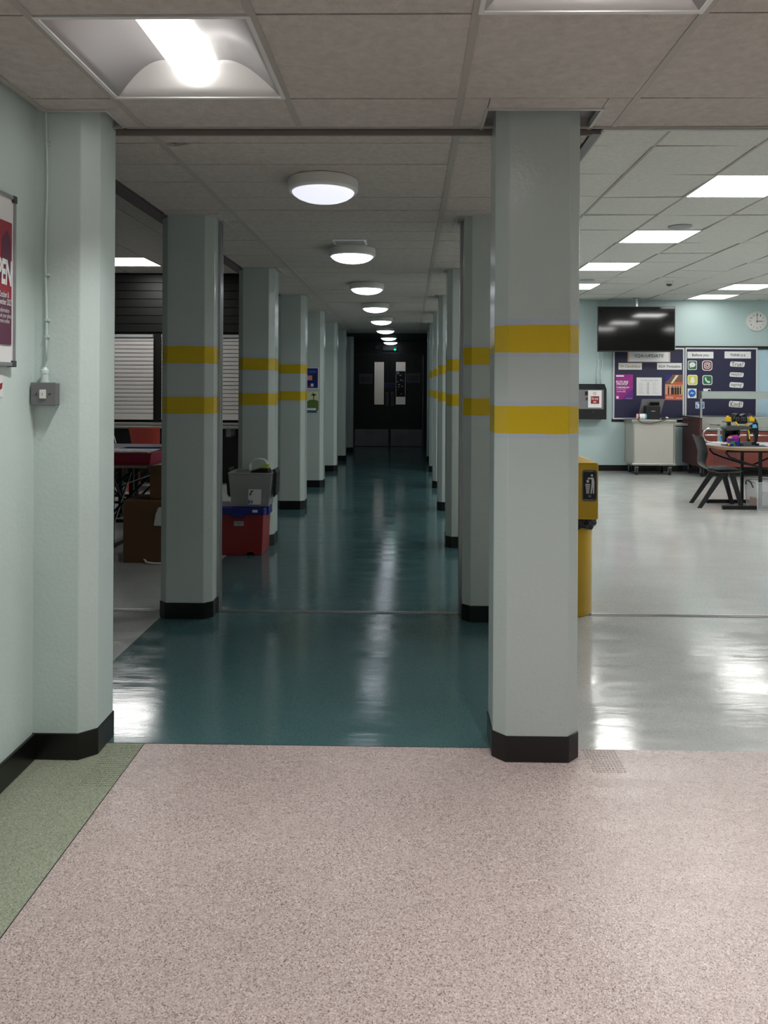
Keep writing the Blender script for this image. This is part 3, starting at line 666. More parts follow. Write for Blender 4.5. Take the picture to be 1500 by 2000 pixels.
# chairs
def chair(name, label, m, loc, rz, group=None, hs=1.0):
    """moulded one-piece shell; local +x is forward"""
    r = root(name, label, 'chair', loc, rz, group)
    prof = [(.225, .425), (.215, .437), (.15, .437), (.05, .428), (-.06, .424), (-.13, .430), (-.175, .455), (-.198, .50), (-.200, .56), (-.196, .61), (-.208, .67), (-.228, .73), (-.25, .785), (-.262, .808), (-.263, .812)]
    wd = [.19, .195, .205, .21, .21, .205, .19, .185, .182, .184, .19, .195, .20, .20, .197]
    rows = []
    for (f, z), w in zip(prof, wd):
        row = []
        for k in range(-6, 7):
            t = k/6; back = max(0, min(1, (z-.45)/.15))
            cup = (abs(t)**3)
            row.append((f + back*cup*.05, t*w, z + (1-back)*cup*.012*(1 if f < .18 else -.5)))
        rows.append(row)
    part('shell', MB().grid(rows), m, r, True, smooth='all', solid=.009, sub=1, label=None)
    part('seat_rim', MB().tube([(.2, -.2, .42), (-.02, -.205, .405), (-.16, -.17, .43)], .012, 8).tube([(.2, .2, .42), (-.02, .205, .405), (-.16, .17, .43)], .012, 8).box(-.06, .13, -.19, .19, .395, .415), m, r, True, smooth=True)
    for s in (-1, 1):
        for (f0, f1, w0, w1) in ((.02, -.245, .038, .024), (.10, .215, .034, .022)):
            y0, y1 = s*.175, s*.19
            part('leg', MB().hexa([(f1-w1, y1-.014, 0), (f1+w1, y1-.014, 0), (f1+w1, y1+.014, 0), (f1-w1, y1+.014, 0)], [(f0-w0, y0-.014, .415), (f0+w0, y0-.014, .415), (f0+w0, y0+.014, .415), (f0-w0, y0+.014, .415)]), m, r, True, bevel=.004)
    return r
chair('plastic_chair', 'red plastic chair standing before the white shutters behind the left table', 'redc', (lp(291, 800, 9.95).x, 9.95, 0), PI/2+.05)
chair('plastic_chair', 'black moulded plastic chair pushed to the left end of the hall table', 'blackp', (3.555, 8.86, 0), -.12, 'black chairs at the hall table')
chair('plastic_chair', 'black moulded plastic chair cut by the right edge, beyond the hall table', 'blackp', (4.80, 9.55, 0), PI+.1, 'black chairs at the hall table')

# left room tables
def folding_table(label, x0, x1, y0, y1, h, top='tabled', feetz=True):
    r = root('folding_table', label, 'table', ((x0+x1)/2, (y0+y1)/2, 0), group='folding tables of the servery room')
    tp = part('tabletop', MB().box(x0, x1, y0, y1, h-.022, h), top, r, bevel=.004)
    part('edge_band', MB().box(x0-.003, x1+.003, y0-.003, y0, h-.022, h-.002).box(x1, x1+.003, y0, y1, h-.022, h-.002), 'wood', tp)
    for x in (x1-.38, x0+.3):
        for y in (y0+.12, y1-.12):
            part('leg', MB().box(x-.018, x+.018, y-.02, y+.02, .03, h-.03), 'blackm', r)
        part('foot_bar', MB().box(x-.03, x+.03, y0+.02, y1-.02, 0.0, .035), 'blackm', r, bevel=.004)
        part('top_rail', MB().box(x-.02, x+.02, y0+.05, y1-.05, h-.05, h-.022), 'blackm', r)
        part('cross_brace', MB().tube([(x, y0+.12, .15), (x, y1-.12, h-.1)], .012, 6).tube([(x, y1-.12, .15), (x, y0+.12, h-.1)], .012, 6), 'blackm', r)
    for yy in (y0+.12, y1-.12):
        part('diagonal_brace', MB().tube([(x1-.38, yy, h-.42), (x1-.02, yy, h-.06)], .011, 6).tube([(x1-.38, yy, h-.12), (x1-.75, yy, h-.42)], .011, 6).tube([(x1-.38, yy, h-.42), (x1-.75, yy, h-.12)], .011, 6), 'blackm', r)
    part('rail', MB().box(x0+.3, x1-.38, y0+.11, y0+.13, h-.07, h-.03).box(x0+.3, x1-.38, y1-.13, y1-.11, .13, .16).box(x0+.3, x1-.38, y0+.11, y0+.13, .13, .155), 'blackm', r)
    return r
tx1 = at(299.5, 910, Y=6.25).x
folding_table('dark folding table near the left wall carrying the red paper tray', tx1-1.7, tx1, 6.22, 6.92, .705)
folding_table('further dark folding table behind the one with the red tray', -4.7, at(303, 900, Y=7.8).x, 7.75, 8.45, .705)
# trays and papers
a = at(301, 906, z=.705); ty0, ty1 = 6.27, 6.62; xr = at(300, 890, Y=6.27).x
tr = root('paper_tray', 'shallow red tray full of papers on the near left folding table', 'tray', (xr-.3, ty0, .705))
zt_ = .705
def rim_tray(x0, x1, y0, y1, z0, z1, t=.004, fl=.02):
    mb = MB(); mb.hexa([(x0+fl,y0+fl,z0),(x1-fl,y0+fl,z0),(x1-fl,y1-fl,z0),(x0+fl,y1-fl,z0)], [(x0+fl,y0+fl,z0+t),(x1-fl,y0+fl,z0+t),(x1-fl,y1-fl,z0+t),(x0+fl,y1-fl,z0+t)])
    lo = [(x0+fl,y0+fl),(x1-fl,y0+fl),(x1-fl,y1-fl),(x0+fl,y1-fl)]; hi = [(x0,y0),(x1,y0),(x1,y1),(x0,y1)]
    for i in range(4):
        j = (i+1) % 4
        A, B, Cc, Dd = lo[i], lo[j], hi[j], hi[i]
        def ins(p): return (p[0] + (t if p[0] < (x0+x1)/2 else -t), p[1] + (t if p[1] < (y0+y1)/2 else -t))
        a2, b2, c2, d2 = map(ins, (A, B, Cc, Dd))
        mb.hexa([(*A, z0), (*B, z0), (*b2, z0), (*a2, z0)], [(*Dd, z1), (*Cc, z1), (*c2, z1), (*d2, z1)])
    return mb
tzh = at(290, 886, Y=6.27).z
part('tray', rim_tray(xr-.62, xr-.02, ty0, ty1, zt_, tzh), 'redt', tr)
part('rim', MB().tube([(xr-.62, ty0, tzh), (xr-.02, ty0, tzh), (xr-.02, ty1, tzh), (xr-.62, ty1, tzh)], .007, 6, closed=True), 'redt', tr)
for k in range(3):
    q = root('paper_sheet', ['topmost loose white sheet in the red tray', 'middle white sheet in the red tray', 'lowest white sheet in the red tray'][k], 'paper', (xr-.32, ty0+.17, tzh+.008-.006*k+.004), group='papers in the red tray')
    part('sheet', MB().box(-.28+.02*k, .27-.01*k, -.15, .15, -.002, .002), 'paper', q, True)
    q.rotation_euler = (0, 0, .03*(k-1))
    if k == 0: 
        mb = MB()
        for j in range(7): mb.box(-.2+.055*j, -.17+.06*j, -.1+.02*(j % 3), -.09+.02*(j % 3), .002, .0026)
        part('printing', mb, 'ink', q, True)
bx = at(306, 890, Y=6.7).x
bt = root('paper_tray', 'blue tray behind the red tray on the near left folding table', 'tray', (bx-.2, 6.75, .705))
part('tray', rim_tray(bx-.35, bx+.02, 6.66, 6.9, .705, .80), 'bluew', bt)

# cardboard boxes
b0 = at(240, 1099, z=0)
bx0, by0 = b0.x, b0.y
bh = at(250, 979, Y=by0).z; bx1 = -1.72; by1 = by0+.36
cb = root('cardboard_box', 'large brown cardboard box on the floor left of the nearest free-standing left pillar', 'box', ((bx0+bx1)/2, (by0+by1)/2, 0))
part('carton', MB().box(bx0, bx1, by0, by1, 0, bh), 'card', cb, bevel=.003)
part('lid_flap', MB().box(bx0-.003, bx1, by0+.002, by0+.175, bh, bh+.004).box(bx0-.003, bx1, by0+.182, by1, bh, bh+.004), 'card', cb)
sx0 = at(294.5, 950, Y=by0+.08).x
sb = root('cardboard_box', 'small open cardboard box on top of the large brown box', 'box', ((sx0+bx1)/2, by0+.2, bh+.005))
s1_ = at(297, 927, Y=by0+.06).z
z_ = bh+.005
part('carton', MB().box(sx0, bx1, by0+.06, by0+.064, z_, s1_).box(sx0, bx1, by0+.30, by0+.304, z_, s1_).box(sx0, sx0+.004, by0+.064, by0+.30, z_, s1_).box(bx1-.004, bx1, by0+.064, by0+.30, z_, s1_).box(sx0, bx1, by0+.06, by0+.30, z_, z_+.004), 'card', sb)
f0 = at(249, 943, Y=by0+.2); f1 = at(296, 922, Y=by0+.2)
part('side_flap', MB().hexa([(f0.x, by0+.07, f0.z-.006), (sx0, by0+.07, s1_-.010), (sx0, by0+.29, s1_-.010), (f0.x, by0+.29, f0.z-.006)], [(f0.x, by0+.07, f0.z), (sx0, by0+.07, s1_), (sx0, by0+.29, s1_), (f0.x, by0+.29, f0.z)]), 'greyl', sb, label='pale side flap bent outward')
part('front_flap', MB().hexa([(sx0, by0+.056, s1_), (bx1, by0+.056, s1_), (bx1, by0+.060, s1_), (sx0, by0+.060, s1_)], [(sx0-.01, by0+.01, s1_+.07), (bx1, by0+.02, s1_+.10), (bx1, by0+.024, s1_+.10), (sx0-.01, by0+.014, s1_+.07)]), 'card', sb)
cr = MB()
rr_ = random.Random(5)
rows = []
for i in range(7):
    rows.append([(sx0+.0+.02*j+rr_.uniform(-.01, .01), by0+.08+.03*i, s1_+.03*math.sin(j*1.7+i)+.03+rr_.uniform(-.01, .015)) for j in range(6)])
tag(part('crumpled_paper', cr.grid(rows), 'paper', solid=.002), 'crumpled white paper sticking out of the small open cardboard box', 'paper')
w0 = at(300, 1027, Y=by0-.02); w1 = at(307, 991, Y=by0-.02)
tag(part('white_bag', MB().prism([(w0.x, w0.z), (w0.x+.16, w0.z), (w0.x+.16, w1.z), (w0.x+.035, w1.z), (w0.x+.015, w1.z-.05)], by0-.03, by0-.004, 'y'), 'white', bevel=.008), 'white plastic bag hanging against the front of the large brown box', 'bag')
fl_ = at(283, 1098, z=0)
tag(part('paper_strip', MB().tube([(fl_.x, fl_.y-.02, .03), (fl_.x+.03, fl_.y-.05, .012), (fl_.x+.10, fl_.y-.07, .008), (fl_.x+.2, fl_.y-.06, .01)], [.006, .012, .014, .008], 8, flat=(1, .4)), 'paper', smooth=True), 'torn white strip on the floor before the large brown box', 'paper')

# storage boxes between the pillars
rc = at(514, 1085, z=0)
rx1, ry0 = rc.x, rc.y; ry1 = min(ry0+.32, PY[2]-.015); rx0 = rx1-.50
rz1 = at(480, 1004, Y=ry0).z; rl = at(480, 992, Y=ry0).z
rb = root('storage_box', 'red plastic storage box with a blue lid, on the floor between two left pillars', 'storage box', ((rx0+rx1)/2, (ry0+ry1)/2, 0))
t = .012
nb = [(rx0+.02, 0), (rx0+.10, 0), (rx0+.11, .022), (rx0+.15, .022), (rx0+.16, 0), (rx1-.14, 0), (rx1-.13, .018), (rx1-.12, .024), (rx1-.09, .024), (rx1-.08, .018), (rx1-.07, 0), (rx1-.012, 0), (rx1+.0, rz1), (rx0, rz1)]
part('tub', MB().prism(nb, ry0, ry1, 'y'), 'red', rb, bevel=.005)
part('lid', MB().prism(rrect(rx0-.01, rx1+.015, ry0-.012, ry1+.008, .02), rz1-.004, rl).prism(rrect(rx0+.02, rx1-.02, ry0+.02, ry1-.02, .02), rl, rl+.006), 'blue', rb, bevel=.003)
part('clip', MB().box(rx1+.013, rx1+.028, ry0+.08, ry1-.08, rz1-.02, rl+.02), 'blue', rb, bevel=.004)
for x in (rx0+.12, rx1-.20): part('lid_latch', MB().box(x-.05, x+.05, ry0-.018, ry0-.006, rz1-.03, rz1+.02), 'blue', rb, bevel=.004)
A, B = at(457, 1027, Y=ry0), at(476, 1018, Y=ry0)
lb = part('label_sticker', MB().box(A.x, B.x, ry0-.0015, ry0, A.z, B.z), 'greyl', rb)
text('writing', 'ART STORE\nBOX', 'ink', lb, (A.x+B.x)/2, (A.z+B.z)/2, .06, .02, ry0-.0022)
A, B = at(493, 1001, Y=ry0-.012), at(503, 996, Y=ry0-.012)
part('torn_label', MB().box(A.x, B.x, ry0-.0135, ry0-.012, A.z, B.z), 'paper', rb)
# cloudy bin on top
zc0 = rl+.008; yc0 = ry0+.01
L0_, R0_ = at(451, 985, Y=yc0).x, at(523, 985, Y=yc0).x; L1_, R1_ = at(446, 924, Y=yc0).x, at(531, 924, Y=yc0).x
zc1 = at(480, 925, Y=yc0).z; dpt = .27
rim_y1 = yc0+dpt
cbn = None
for k, (u, w_, h_, mm, lab) in enumerate(((.06, .30, .22, 'greyl', 'crumpled pale grey bag inside the left of the cloudy storage box'), (.42, .26, .17, 'brown', 'brown bundle behind the blue folder in the cloudy storage box'))):
    xx = L0_+.02+u*(R0_-L0_); mb = MB(); rr_ = random.Random(k+20)
    mb.lathe([(.02, 0), (.05, .01), (.056, h_*.3), (.050, h_*.6), (.052, h_*.85), (.03, h_), (.005, h_*.97)], (xx+.045, yc0+.14, zc0+.005), 14)
    for v in mb.bm.verts: v.co += Vector((rr_.uniform(-.007, .007), rr_.uniform(-.01, .01), rr_.uniform(0, .008)))
    tag(part('soft_bundle', mb, mm, smooth='all'), lab, 'bundle')
cbn = root('storage_box', 'cloudy clear storage box with black handles, stacked on the blue lid', 'storage box', ((L0_+R0_)/2, yc0+dpt/2, zc0))
def tub(x0, x1, X0, X1, y0, y1, z0, z1, t=.003, fy=.02):
    mb = MB(); lo = [(x0, y0+fy), (x1, y0+fy), (x1, y1-fy), (x0, y1-fy)]; hi = [(X0, y0), (X1, y0), (X1, y1), (X0, y1)]
    cx, cy = (x0+x1)/2, (y0+y1)/2
    def ins(p): return (p[0]+(t if p[0] < cx else -t), p[1]+(t if p[1] < cy else -t))
    for i in range(4):
        j = (i+1) % 4; A, B, Cc, Dd = lo[i], lo[j], hi[j], hi[i]
        mb.hexa([(*A, z0), (*B, z0), (*ins(B), z0), (*ins(A), z0)], [(*Dd, z1), (*Cc, z1), (*ins(Cc), z1), (*ins(Dd), z1)])
    mb.box(x0+t, x1-t, y0+fy+t, y1-fy-t, z0, z0+t)
    return mb
part('tub', tub(L0_, R0_, L1_, R1_, yc0, rim_y1, zc0, zc1), 'frost', cbn)
part('rim', MB().tube([(L1_, yc0, zc1), (R1_, yc0, zc1), (R1_, rim_y1, zc1), (L1_, rim_y1, zc1)], .007, 6, closed=True), 'frost', cbn)
for s, X in ((-1, L1_), (1, R1_)):
    part('handle', MB().prism([(X+s*.002, zc1+.03), (X+s*.016, zc1+.035), (X+s*.03, zc1), (X+s*.022, zc1-.17), (X+s*.006, zc1-.20), (X-s*.002, zc1-.17), (X+s*.008, zc1-.06)], yc0+.05, rim_y1-.05, 'y'), 'blackp', cbn, bevel=.003, label='black clip handle')
fo = root('folder', 'blue folder with a white label, standing inside the cloudy storage box', 'folder', ((L0_+R0_)/2, yc0+.03, zc0+.004))
A, B = at(471, 985, Y=yc0+.028), at(521, 951, Y=yc0+.028)
part('cover', MB().prism([(A.x, zc0+.005), (B.x-.02, zc0+.005), (B.x-.005, B.z-.01), (A.x+.11, B.z), (A.x, B.z+.025)], yc0+.026, yc0+.034, 'y'), 'bluew', fo)
A, B = at(483, 986, Y=yc0-.0), at(510, 956, Y=yc0-.0)
st = root('paper_label', 'white label with dark marks on the front of the cloudy storage box', 'label', ((A.x+B.x)/2, yc0, A.z))
sk = lambda zz: yc0 + .02*(1-(zz-zc0)/(zc1-zc0)) - .002
part('sheet', MB().hexa([(A.x, sk(A.z)-.001, A.z), (B.x-.005, sk(A.z)-.001, A.z), (B.x-.005, sk(A.z), A.z), (A.x, sk(A.z), A.z)], [(A.x+.008, sk(B.z)-.001, B.z), (B.x, sk(B.z)-.001, B.z), (B.x, sk(B.z), B.z), (A.x+.008, sk(B.z), B.z)]), 'paper', st)
text('writing', 'IH', 'blue', st, A.x+.022, A.z+.022, .035, .034, sk(A.z)-.004, bold=.02)
part('drawing', MB().prism([(A.x+.012, B.z-.05), (A.x+.03, B.z-.008), (A.x+.05, B.z-.012), (A.x+.03, B.z-.03), (A.x+.035, B.z-.045)], sk(B.z)-.003, sk(B.z)-.002, 'y'), 'brown', st)
fa, fb = at(487, 924, Y=yc0+.1), at(532, 916, Y=yc0+.1)
tag(part('black_pouch', MB().prism([(fa.x, zc1-.02), (fb.x-.03, zc1-.02), (fb.x-.03, zc1+.03), (fa.x+.10, zc1+.035), (fa.x+.02, zc1+.015)], yc0+.06, yc0+.2, 'y'), 'bag', bevel=.008), 'black pouch lying on the filled cloudy storage box', 'pouch')
tag(part('lime_cloth', MB().hexa([(fa.x+.08, yc0+.07, zc1+.034), (fb.x-.035, yc0+.07, zc1+.034), (fb.x-.035, yc0+.18, zc1+.034), (fa.x+.08, yc0+.18, zc1+.034)], [(fa.x+.085, yc0+.07, zc1+.045), (fb.x-.03, yc0+.08, zc1+.068), (fb.x-.03, yc0+.17, zc1+.066), (fa.x+.085, yc0+.18, zc1+.045)]), 'lime', bevel=.006), 'lime green folded cloth on the black pouch atop the storage boxes', 'cloth')
rows = []
rr_ = random.Random(9)
for j in range(5):
    rows.append([Vector((fa.x+.075+.075*math.cos(PI*(1-k/14))*1.0+rr_.uniform(-.004, .004), yc0+.1+.02*j, zc1+.01+.10*math.sin(PI*k/14)**.6+rr_.uniform(-.005, .006))) for k in range(15)])
tag(part('clear_bag', MB().grid(rows), mat('clear_film', (240, 240, 245), .08, alpha=.22), solid=.001), 'crinkled clear plastic bag standing above the cloudy storage box', 'bag')

# ------------------------------------------------------------------ litter bin
bc = Vector((.952, 4.705, 0)); br = .168
yh = 4.49; hz1, hz0 = at(1168, 905, Y=yh).z, at(1168, 1015, Y=yh).z; hx1 = at(1169, 950, Y=yh).x; hx0 = 2*bc.x-hx1
bn = root('litter_bin', 'yellow litter bin with a black bin liner, behind the large nearest pillar', 'bin', (bc.x, bc.y, 0))
part('body', MB().lathe([(br-.004, 0), (br, .006), (br, hz0-.03), (br-.004, hz0-.02)], (bc.x, bc.y, 0), 56), 'yellow', bn, smooth=True)
by = 2*bc.y-yh
hd = part('hood', MB().hexa([(hx0, yh, hz0), (hx1, yh, hz0), (hx1, by, hz0), (hx0, by, hz0)], [(hx0, yh, hz1), (hx1, yh, hz1), (hx1, by, hz1), (hx0, by, hz1)]), 'yellow', bn, bevel=.008)
part('roof', MB().hexa([(hx0, yh, hz1), (hx1, yh, hz1), (hx1, by, hz1), (hx0, by, hz1)], [(hx0+.1, yh+.1, hz1+.035), (hx1-.1, yh+.1, hz1+.035), (hx1-.1, by-.1, hz1+.035), (hx0+.1, by-.1, hz1+.035)]), 'yellow', bn, bevel=.004)
mb = MB(); ring = []
n = 60; rr_ = random.Random(2); rows = []
for h in range(7):
    rows.append([(bc.x+(br+.012+.012*math.sin(k*2.3+h)+rr_.uniform(0, .010)-(.008 if h in (0, 6) else 0))*math.cos(2*PI*k/n), bc.y+(br+.012+.012*math.sin(k*2.3+h)+rr_.uniform(0, .010))*math.sin(2*PI*k/n), hz0-.001-.011*h+(.008*math.sin(k*.9+1) if h > 3 else 0)) for k in range(n+1)])
for rw in rows: rw[-1] = rw[0]
part('bin_liner', mb.grid(rows), 'bag', bn, smooth='all', solid=.002, label='crumpled black liner edge')
A, B = at(1137, 979, Y=yh), at(1166, 918, Y=yh)
lb = part('label_plate', MB().prism(rrect(A.x, B.x, A.z, B.z, .015), yh-.0015, yh, 'y'), 'dgrey', bn)
pl = part('black_panel', MB().prism(rrect(A.x+.006, B.x-.006, A.z+.012, B.z-.010, .012), yh-.0025, yh-.0015, 'y'), 'ink', lb)
def bl(x, y): p = at(1120+x/3.847-0, 500+y/3.847, Y=yh); return (p.x, p.z)
Yl = yh-.003
def pg(nm, pts, m='paper'): return part(nm, MB().prism([bl(*p) for p in pts], Yl-.0006, Yl, 'y'), m, lb)
hc = bl(138, 1648); part('figure', MB().prism(disc(hc[0], hc[1], .0062), Yl-.0006, Yl, 'y').prism([bl(*p) for p in ((122, 1665), (150, 1664), (157, 1700), (154, 1786), (146, 1786), (143, 1730), (136, 1786), (127, 1786), (133, 1730), (136, 1700), (134, 1676), (108, 1678), (105, 1666))], Yl-.0006, Yl, 'y'), 'paper', lb, label='white figure dropping litter')
pg('litter', [(96, 1686), (106, 1680), (118, 1688), (114, 1702), (100, 1704)]); pg('basket', [(88, 1712), (124, 1712), (118, 1784), (95, 1784)])
gm = MB()
for k in range(4): gm.prism([bl(90+k*9, 1716), bl(92+k*9, 1716), bl(93+k*7.5+2, 1782), bl(93+k*7.5, 1782)], Yl-.0012, Yl-.0006, 'y')
for k in range(4): gm.prism([bl(90, 1724+k*15), bl(122, 1724+k*15), bl(122, 1726+k*15), bl(90, 1726+k*15)], Yl-.0012, Yl-.0006, 'y')
part('basket_weave', gm, 'ink', lb)
c = bl(117, 1832); text('writing', 'KEEP TIDY', 'greyl', lb, c[0], c[1], .055, .006, Yl-.001)
c = bl(117, 1618); text('writing', 'LITTER', 'greyl', lb, c[0], c[1], .045, .006, Yl-.001)
pg('mark', [(110, 1796), (132, 1796), (132, 1812), (110, 1812)], 'grey')

# ------------------------------------------------------------------ hall end wall
def hp(x, y, Y=YH): return at(x, y, Y=Y)
# television
YT = 12.05
a, b = at(1167, 687, Y=YT), at(1319, 599, Y=YT)
tv = root('television', 'large black television hung from the hall ceiling by a pole', 'television', ((a.x+b.x)/2, YT+.03, a.z))
part('casing', MB().box(a.x, b.x, YT, YT+.03, a.z, b.z).box(a.x+.2, b.x-.2, YT+.03, YT+.07, a.z+.1, b.z-.15), 'blackp', tv, bevel=.004)
part('screen', MB().box(a.x+.012, b.x-.012, YT-.002, YT+.001, a.z+.02, b.z-.012), 'screen', tv)
px_ = at(1243, 590, Y=YT+.1).x
part('ceiling_pole', MB().lathe([(.022, a.z+.3), (.022, ZH)], (px_, YT+.10, 0), 20).lathe([(.06, ZH-.01), (.06, ZH)], (px_, YT+.10, 0), 20).box(px_-.12, px_+.12, YT+.07, YT+.08, a.z+.2, b.z-.2), 'chrome', tv, smooth=True, label='chrome ceiling pole')
# conduits
for x, lab in ((1165.5, 'left of the two painted pipes on the hall end wall beside the television'), (1173.5, 'right of the two painted pipes on the hall end wall beside the television')):
    q = hp(x, 740, YH-.012); xo = .03 if x < 1170 else .03
    r = root('conduit', lab, 'pipe', (q.x, YH-.012, q.z), group='painted pipes down the hall end wall')
    part('pipe', MB().tube([(q.x+.02, YH-.012, ZH), (q.x+.02, YH-.012, 1.75), (q.x+.018, YH-.014, 1.70), (q.x, YH-.016, 1.62), (q.x, YH-.016, hp(1165, 757).z)], .010, 10), 'aqua', r, smooth='all')
    part('clip', MB().box(q.x, q.x+.04, YH-.026, YH, 1.77, 1.785), 'aqua', r)
# black rail and board backing
z2 = hp(1400, 679).z
struct('trim_15', MB().box(hp(1319, 679).x, 7.2, YH-.03, YH, hp(1400, 682).z, hp(1400, 676).z), 'black')
struct('trim_16', MB().box(hp(1195, 700).x, hp(1352, 700).x, YH-.012, YH, hp(1300, 824).z, hp(1300, 818).z), 'black')
# notice boards
YB = YH-.035
def board(x0, x1, label):
    A, B = hp(x0, 819, YB), hp(x1, 679.5, YB)
    r = root('notice_board', label, 'notice board', ((A.x+B.x)/2, YH-.02, A.z), group='navy notice boards of the hall')
    part('felt', MB().box(A.x+.02, B.x-.02, YB+.012, YH, A.z+.02, B.z-.02), 'navy', r)
    w = .024
    part('frame', MB().box(A.x, B.x, YB, YH, A.z, A.z+w).box(A.x, B.x, YB, YH, B.z-w, B.z).box(A.x, A.x+w, YB, YH, A.z+w, B.z-w).box(B.x-w, B.x, YB, YH, A.z+w, B.z-w), 'silver', r, bevel=.003)
board(1197, 1337, 'navy notice board on the left, headed SQA UPDATE')
board(1337.8, 1480, 'navy notice board on the right, with app symbols and Before you think')
YS = YB+.011
G = 'notices pinned to the navy boards'
def Z(x, y): return 1180+x/4.6875, 660+y/4.6875          # close-up frame of the boards
def card(x0, y0, x1, y1, label, m='paper', name='notice', cat='notice', group=G):
    p, q = Z(x0, y0), Z(x1, y1)
    return sheet(name, label, cat, p[0], p[1], q[0], q[1], YS, m, group)
s = card(215, 128, 605, 220, 'wide white heading card reading SQA UPDATE'); blk(s, 'border', .01, .99, .02, .05, 'peach'); blk(s, 'border', .01, .03, .02, .98, 'peach'); blk(s, 'border', .97, .99, .02, .98, 'peach'); wr(s, 'lettering', 'SQA UPDATE', 'ink', .5, .58, .68, .36, .003)
s = card(131, 230, 345, 290, 'small white card reading S4 Candidate in faded letters'); wr(s, 'lettering', 'S4 Candidate', 'inkl', .5, .5, .86, .42, bold=.01)
s = card(484, 230, 711, 290, 'small white card reading SQA Timetable'); wr(s, 'lettering', 'SQA Timetable', 'ink', .5, .46, .88, .42, bold=.006)
s = card(103, 335, 264, 563, 'magenta poster with white words FUTURE PROOF TOMORROW', 'magenta', 'poster', 'poster')
poly(s, 'violet_wedge', [(1, .45), (1, .0), (.35, .0)], 'purplep', .0008); blk(s, 'white_bar', .03, .48, .91, .97, 'paper', .0015)
wr(s, 'lettering', 'FUTURE\nPROOF', 'paper', .38, .66, .70, .17, bold=.03); wr(s, 'lettering', 'TOMORROW', 'paper', .42, .48, .75, .07, bold=.03); wr(s, 'lettering', 'developing young people', 'paper', .32, .40, .56, .035, bold=.01)
wr(s, 'lettering', '21st Nov 2022', 'paper', .32, .32, .5, .05, bold=.02); blk(s, 'white_logo', .05, .18, .03, .13, 'paper', .0015); wr(s, 'lettering', 'www.skills.co.uk', 'paper', .78, .05, .36, .03)
s = card(296, 363, 527, 527, 'white printed timetable sheet in the middle of the left navy board')
wr(s, 'heading', 'Timetable August 2022', 'bluew', .5, .83, .7, .07)
mb = MB()
for k in range(8): 
    for (u0, u1) in ((.08, .3), (.36, .55), (.62, .82)):
        p, q = s['pos'](u0, .12+k*.08), s['pos'](u1-.03*(k % 3), .135+k*.08); mb.box(p[0], q[0], s['Y']-.001, s['Y'], p[1], q[1])
part('printed_lines', mb, 'greyl', s['r']); blk(s, 'grey_band', .44, .47, .05, .75, 'greyl')
s = card(557, 338, 722, 568, 'poster of people in a bright hall, right edge of the left navy board', 'orange', 'poster', 'poster')
blk(s, 'scene', 0, 1, .22, .62, 'peach'); poly(s, 'roof_shape', [(0, .78), (.35, .98), (1, .98), (1, .62), (0, .62)], 'brown', .0008); poly(s, 'blue_corner', [(0, 1), (.42, 1), (.25, .85), (0, .70)], 'blue', .0015)
poly(s, 'pale_beam', [(.3, .66), (.6, .98), (.75, .98), (.42, .66)], 'skyp', .0015); poly(s, 'yellow_stripe', [(.8, .2), (.93, .2), (1, .6), (1, .75)], 'syel', .002); blk(s, 'headline_box', .45, 1, .60, .72, 'orange', .002)
mb = MB()
for u, w_ in ((.15, .08), (.33, .16), (.52, .12), (.66, .12), (.82, .08)):
    p0, p1, p2 = s['pos'](u, .22), s['pos'](u+w_, .5), s['pos'](u+w_/2, .53)
    mb.box(p0[0], p1[0], s['Y']-.0025, s['Y']-.001, p0[1], p1[1]); mb.prism(disc(p2[0], p2[1]+.005, .010, 12), s['Y']-.0025, s['Y']-.001, 'y')
part('figures', mb, 'ink', s['r']); wr(s, 'lettering', 'school leavers\nopen evening', 'paper', .26, .10, .4, .1, bold=.01); wr(s, 'lettering', 'book now', 'paper', .8, .08, .34, .05, bold=.01)
s = card(761, 127, 1000, 187, 'white card reading Before you, top left of the right board'); wr(s, 'lettering', 'Before you', 'ink', .5, .45, .64, .5, bold=.012)
s = card(1102, 125, 1343, 187, 'white card reading THINK is it, top right of the right board'); wr(s, 'lettering', 'THINK is it', 'ink', .5, .48, .58, .38, bold=.01)
def icon(x0, y0, x1, y1, label, m, r=.22, border='paper'):
    p, q = Z(x0, y1), Z(x1, y0); A, B = at(*p, Y=YS), at(*q, Y=YS)
    R = root('app_symbol', label, 'symbol', ((A.x+B.x)/2, YS, A.z), group='app symbols on the right navy board')
    w = B.x-A.x; h = B.z-A.z
    part('card', MB().prism(rrect(A.x, B.x, A.z, B.z, r*w), YS-.002, YS, 'y'), border, R)
    i = .07*w
    part('tile', MB().prism(rrect(A.x+i, B.x-i, A.z+i, B.z-i, max(.002, r*w-i*.6)), YS-.003, YS-.002, 'y'), m, R)
    return dict(r=R, pos=lambda u, v: (A.x+w*u, A.z+h*v), Y=YS-.003, w=w, h=h)
def shp(s, nm, pts, m='paper', off=.001): return poly(s, nm, pts, m, off)
s = icon(765, 208, 849, 292, 'green symbol of a white speech bubble, top left app symbol', 'dgreen', .14); shp(s, 'speech_bubble', [(.5+.34*math.cos(t*PI/10), .55+.27*math.sin(t*PI/10)) for t in range(-6, 13)] + [(.22, .18), (.38, .3)])
s = icon(896, 207, 990, 299, 'crimson symbol of a white camera outline, top right app symbol', 'insta', .28)
shp(s, 'camera_outline', rrect(.2, .8, .2, .8, .17)); shp(s, 'camera_face', rrect(.27, .73, .27, .73, .12), 'insta', .0015); shp(s, 'ring', disc(.5, .5, .17), 'paper', .002); shp(s, 'lens', disc(.5, .5, .10), 'insta', .0025); shp(s, 'dot', disc(.66, .66, .03, 10), 'paper', .002)
s = icon(762, 338, 855, 432, 'yellow symbol of a white ghost shape, middle left app symbol', 'syel', .2)
